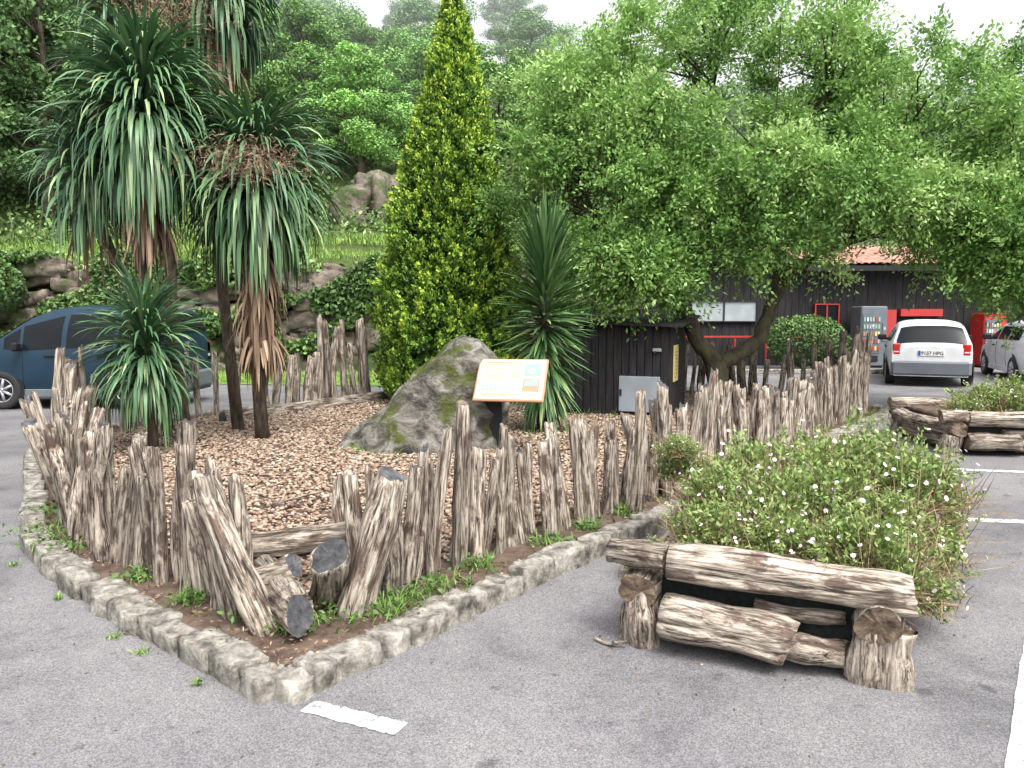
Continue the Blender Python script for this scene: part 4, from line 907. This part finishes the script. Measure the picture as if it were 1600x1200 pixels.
# ------------------------------------------------------------------ cars
def car(label, name, loc, yaw, L, W, belt, prof, paint, lower, sidewins, screen, rearwin, wheels, wr=.31, tumble=.30, plate=None, tail=None, head=None, seams=(), handles=(), mirror=None, bump=(.40,.30), crown=.09):
    e = empty(name, loc, label, "car", "cars parked on the car park", yaw)
    px_, pz_ = zip(*prof); zb = .24
    def ztop(x): return float(np.interp(x, px_, pz_))
    def hw(x, z):
        w_ = W/2*(1-.12*(abs(x)/(L/2))**5)
        if z > belt: w_ -= (z-belt)*tumble + max(0, z-belt-.25)**2*.8
        if z < .5: w_ -= (.5-z)*.12
        return w_ + .02*math.sin(min(1,max(0,(z-.3)/(belt-.3)))*math.pi)
    xs = np.r_[np.linspace(-L/2,-L/2+.3,8), np.linspace(-L/2+.36,L/2-.36,44), np.linspace(L/2-.3,L/2,8)]
    nz, nt3 = 14, 8; V = []; F = []
    for x in xs:
        zt = ztop(x); half = []
        for i in range(nz):
            z = zb+(zt-zb-crown)*i/(nz-1); half.append((hw(x,z), z))
        wt = half[-1][0]
        for i in range(1, nt3+1):
            f = i/nt3; y = wt*math.cos(f*math.pi/2)**.7 if f < 1 else 0.0; half.append((y, zt-crown+crown*math.sin(f*math.pi/2)**.8))
        ring = [(x, -y, z) for y, z in half] + [(x, y, z) for y, z in reversed(half[:-1])]
        V += ring
    R_ = len(ring)
    for i in range(len(xs)-1):
        for k in range(R_):
            j = (k+1) % R_; F.append((i*R_+k, (i+1)*R_+k, (i+1)*R_+j, i*R_+j))
    F.append(tuple(range(R_))); F.append(tuple(range(len(xs)*R_-1, (len(xs)-1)*R_-1, -1)))
    mb = MB(); mb.add(V, F, 0, True); 
    for i in (-1,-2): mb.sm[i] = False
    for x in seams:
        for s_ in (-1,1):
            pts = [(x, s_*(hw(x,z)+.001), z) for z in np.linspace(.32,belt,8)]; mb.tube(pts, [.006]*8, 1, 4)
    for x in handles:
        for s_ in (-1,1): mb.box((x, s_*(hw(x,belt-.1)+.015), belt-.1), (.2,.03,.035), 1, .008)
    obj("body", mb.mesh("body", [paint, M['black']]), e)
    for x0, x1, zl0, zl1, zh0, zh1 in sidewins:
        for s_ in (-1,1):
            V = []; F = []; n1, n2 = 8, 5
            for i in range(n1+1):
                f = i/n1; x = x0+(x1-x0)*f
                for k in range(n2+1):
                    g_ = k/n2; z = (zl0+(zl1-zl0)*f)*(1-g_)+(zh0+(zh1-zh0)*f)*g_; V.append((x, s_*(hw(x,z)+.008), z))
            for i in range(n1):
                for k in range(n2): a_ = i*(n2+1)+k; F.append((a_, a_+1, a_+n2+2, a_+n2+1) if s_ > 0 else (a_, a_+n2+1, a_+n2+2, a_+1))
            mb = MB(); mb.add(V, F, 0, True); obj("side_window", mb.mesh("side_window", [M['glass']]), e)
    def topz(x, yy):
        zt = ztop(x); wt = hw(x, zt-crown); r_ = min(.999, abs(yy)/wt); f = math.acos(r_**(1/.7)); return zt-crown+crown*math.sin(f)**.8
    for nm, (x0, x1, marg) in (("windscreen", screen), ("rear_window", rearwin)):
        V = []; F = []; n1, n2 = 8, 14
        for i in range(n1+1):
            x = x0+(x1-x0)*i/n1; wt = hw(x, ztop(x)-crown)-marg
            for k in range(n2+1):
                y = -wt+2*wt*k/n2; V.append((x+(.012 if x > 0 else -.016), y, topz(x,y)+.012))
        for i in range(n1):
            for k in range(n2): a_ = i*(n2+1)+k; F.append((a_, a_+1, a_+n2+2, a_+n2+1))
        mb = MB(); mb.add(V, F, 0, True); obj(nm, mb.mesh(nm, [M['glass']]), e)
    for nm, sx in (("front_bumper", 1), ("rear_bumper", -1)):
        mb = MB(); mb.box((sx*(L/2-.06),0,bump[0]), (.20,W*.93,bump[1]), 0, .06); obj(nm, mb.mesh(nm, [lower]), e)
    for s_ in (-1,1):
        mb = MB(); mb.box((0, s_*(hw(0,.3)-.0), .28), (wheels[0]-wheels[1]-2*wr-.1, .05, .14), 0, .015); obj("sill", mb.mesh("sill", [lower]), e)
        for xw in wheels:
            wy = hw(xw,.5)
            mb = MB(); n_ = 24; V = [(xw, s_*(wy+.004), wr)]+[(xw+math.cos(t_)*(wr+.06), s_*(wy+.004), max(.2, wr+math.sin(t_)*(wr+.06))) for t_ in np.linspace(-.35, math.pi+.35, n_)]
            mb.add(V, [(0,i,i+1) if s_ < 0 else (0,i+1,i) for i in range(1,n_)], 0); obj("wheel_arch", mb.mesh("arch", [M['black']]), e)
            wl = empty("wheel", (xw, s_*(wy-.08), wr)); wl.parent = e
            mb = MB(); mb.lathe([(wr*.62,-.1),(wr*.9,-.105),(wr,-.08),(wr,.08),(wr*.9,.105),(wr*.62,.1),(wr*.6,0)], 0); obj("tyre", mb.mesh("tyre", [M['rubber']]), wl)
            mb = MB(); mb.lathe([(wr*.64,s_*.095),(wr*.6,s_*.1),(wr*.56,s_*.06),(.0,s_*.055)], 1)
            for k in range(7):
                a_ = k*2*math.pi/7; mb.tube([(0,s_*.085,0),(math.cos(a_)*wr*.58,s_*.09,math.sin(a_)*wr*.58)], [.03,.024], 0, 6)
            mb.lathe([(.055,s_*.08),(.05,s_*.11),(0,s_*.112)], 0); mb.lathe([(wr*.64,s_*.09),(wr*.62,s_*.108),(wr*.57,s_*.09)], 0)
            obj("rim", mb.mesh("rim", [M['alloy'], M['black']]), wl)
    if mirror:
        for s_ in (-1,1):
            mb = MB(); x, z = mirror; mb.box((x, s_*(hw(x,z)+.12), z+.04), (.1,.2,.15), 0, .03); mb.box((x, s_*(hw(x,z)+.02), z), (.06,.08,.05), 0, .01)
            obj("wing_mirror", mb.mesh("mirror", [M['black']]), e)
    for s_ in (-1,1):
        if head: mb = MB(); x, z, a_, b_, c_ = head; mb.box((x, s_*(W/2*.72), z), (a_,b_,c_), 0, .03); obj("headlight", mb.mesh("head", [M['lamp']]), e)
        if tail: mb = MB(); x, z, a_, b_, c_ = tail; mb.box((x, s_*(W/2*.80), z), (a_,b_,c_), 0, .02); mb.box((x-.003, s_*(W/2*.80), z-c_*.22), (a_,b_*.7,c_*.16), 1, .01); obj("tail_light", mb.mesh("tail", [M['taillight'], M['lamp']]), e)
    if plate:
        mb = MB(); x, z, txt = plate; mb.box((x-.01,0,z), (.012,.52,.115), 0); mb.box((x-.0175,.235,z), (.004,.045,.11), 1)
        po = obj("number_plate", mb.mesh("plate", [M['plate'], M['plateblue']]), e)
        cu = bpy.data.curves.new("t", 'FONT'); cu.body = txt; cu.size = .105; cu.align_x = 'CENTER'; cu.align_y = 'CENTER'; cu.extrude = .001
        to = bpy.data.objects.new("t", cu); link(to); bpy.context.view_layer.update(); me = bpy.data.meshes.new_from_object(to); bpy.data.objects.remove(to)
        me.materials.clear(); me.materials.append(M['ink']); o = obj("plate_lettering", me, po); o.location = (x-.022,-.02,z); o.rotation_euler = (rad(90),0,rad(-90))
    return e
hatch_prof = [(-2.03,.90),(-2.0,.97),(-1.90,1.12),(-1.76,1.31),(-1.64,1.40),(-1.45,1.455),(-1.1,1.49),(-.3,1.50),(.35,1.42),(1.1,1.0),(1.2,.96),(1.85,.82),(2.0,.70),(2.03,.62)]
hd = rad(90-24)
car("white hatchback parked with its rear facing out", "parked_car", (10.12,19.5,0), hd, 4.06, 1.73, .94, hatch_prof, M['carwhite'], M['greyplastic'],
    [(-1.55,-.75,1.01,1.0,1.25,1.32),(-.68,.15,1.0,.99,1.32,1.32),(.22,.85,.98,.98,1.30,1.05)], (.42,1.05,.06), (-1.98,-1.70,.09), (1.25,-1.25), plate=(-2.03,.76,"9157 HPG"),
    tail=(-1.985,.84,.10,.16,.26), head=(1.9,.72,.2,.3,.16), seams=(-.72,.18), handles=(-.5,.4), mirror=(.75,1.0), tumble=.44, bump=(.42,.36), crown=.15)
car("silver car parked beside the white hatchback", "parked_car", (13.15,19.9,0), rad(90-18), 4.2, 1.75, .94, [(x*1.03,z) for x,z in hatch_prof], M['carsilver'], M['carsilver'],
    [(-1.55,-.75,1.01,1.0,1.25,1.32),(-.68,.15,1.0,.99,1.32,1.32),(.22,.85,.98,.98,1.30,1.05)], (.42,1.05,.06), (-2.04,-1.76,.09), (1.3,-1.3), plate=None,
    tail=(-2.05,.84,.10,.2,.2), head=(1.95,.7,.2,.3,.16), seams=(-.72,.18), handles=(-.5,.4), mirror=(.75,1.0), tumble=.42, crown=.15)
car("dark blue people carrier with grey lower cladding", "parked_van", (-7.72,14.45,0), rad(180), 3.9, 1.78, 1.02,
    [(-1.95,1.15),(-1.92,1.4),(-1.8,1.70),(-1.4,1.77),(-.2,1.79),(.25,1.73),(.55,1.60),(1.15,1.18),(1.3,1.10),(1.65,1.0),(1.85,.85),(1.93,.68),(1.95,.6)], M['blue'], M['bluegrey'],
    [(-1.72,-1.0,1.10,1.08,1.54,1.62),(-.92,-.12,1.08,1.05,1.62,1.62),(-.03,.62,1.05,1.02,1.60,1.42),(.68,.94,1.02,1.04,1.38,1.22)], (.55,1.12,.08), (-1.93,-1.83,.14), (1.0,-1.15), wr=.33,
    tail=(-1.9,.95,.1,.16,.4), head=(1.8,.72,.2,.32,.16), seams=(-.96,-.07,.62), handles=(-.75,.15), mirror=(.66,1.04), tumble=.24, bump=(.45,.36))
print("posts", post_n)
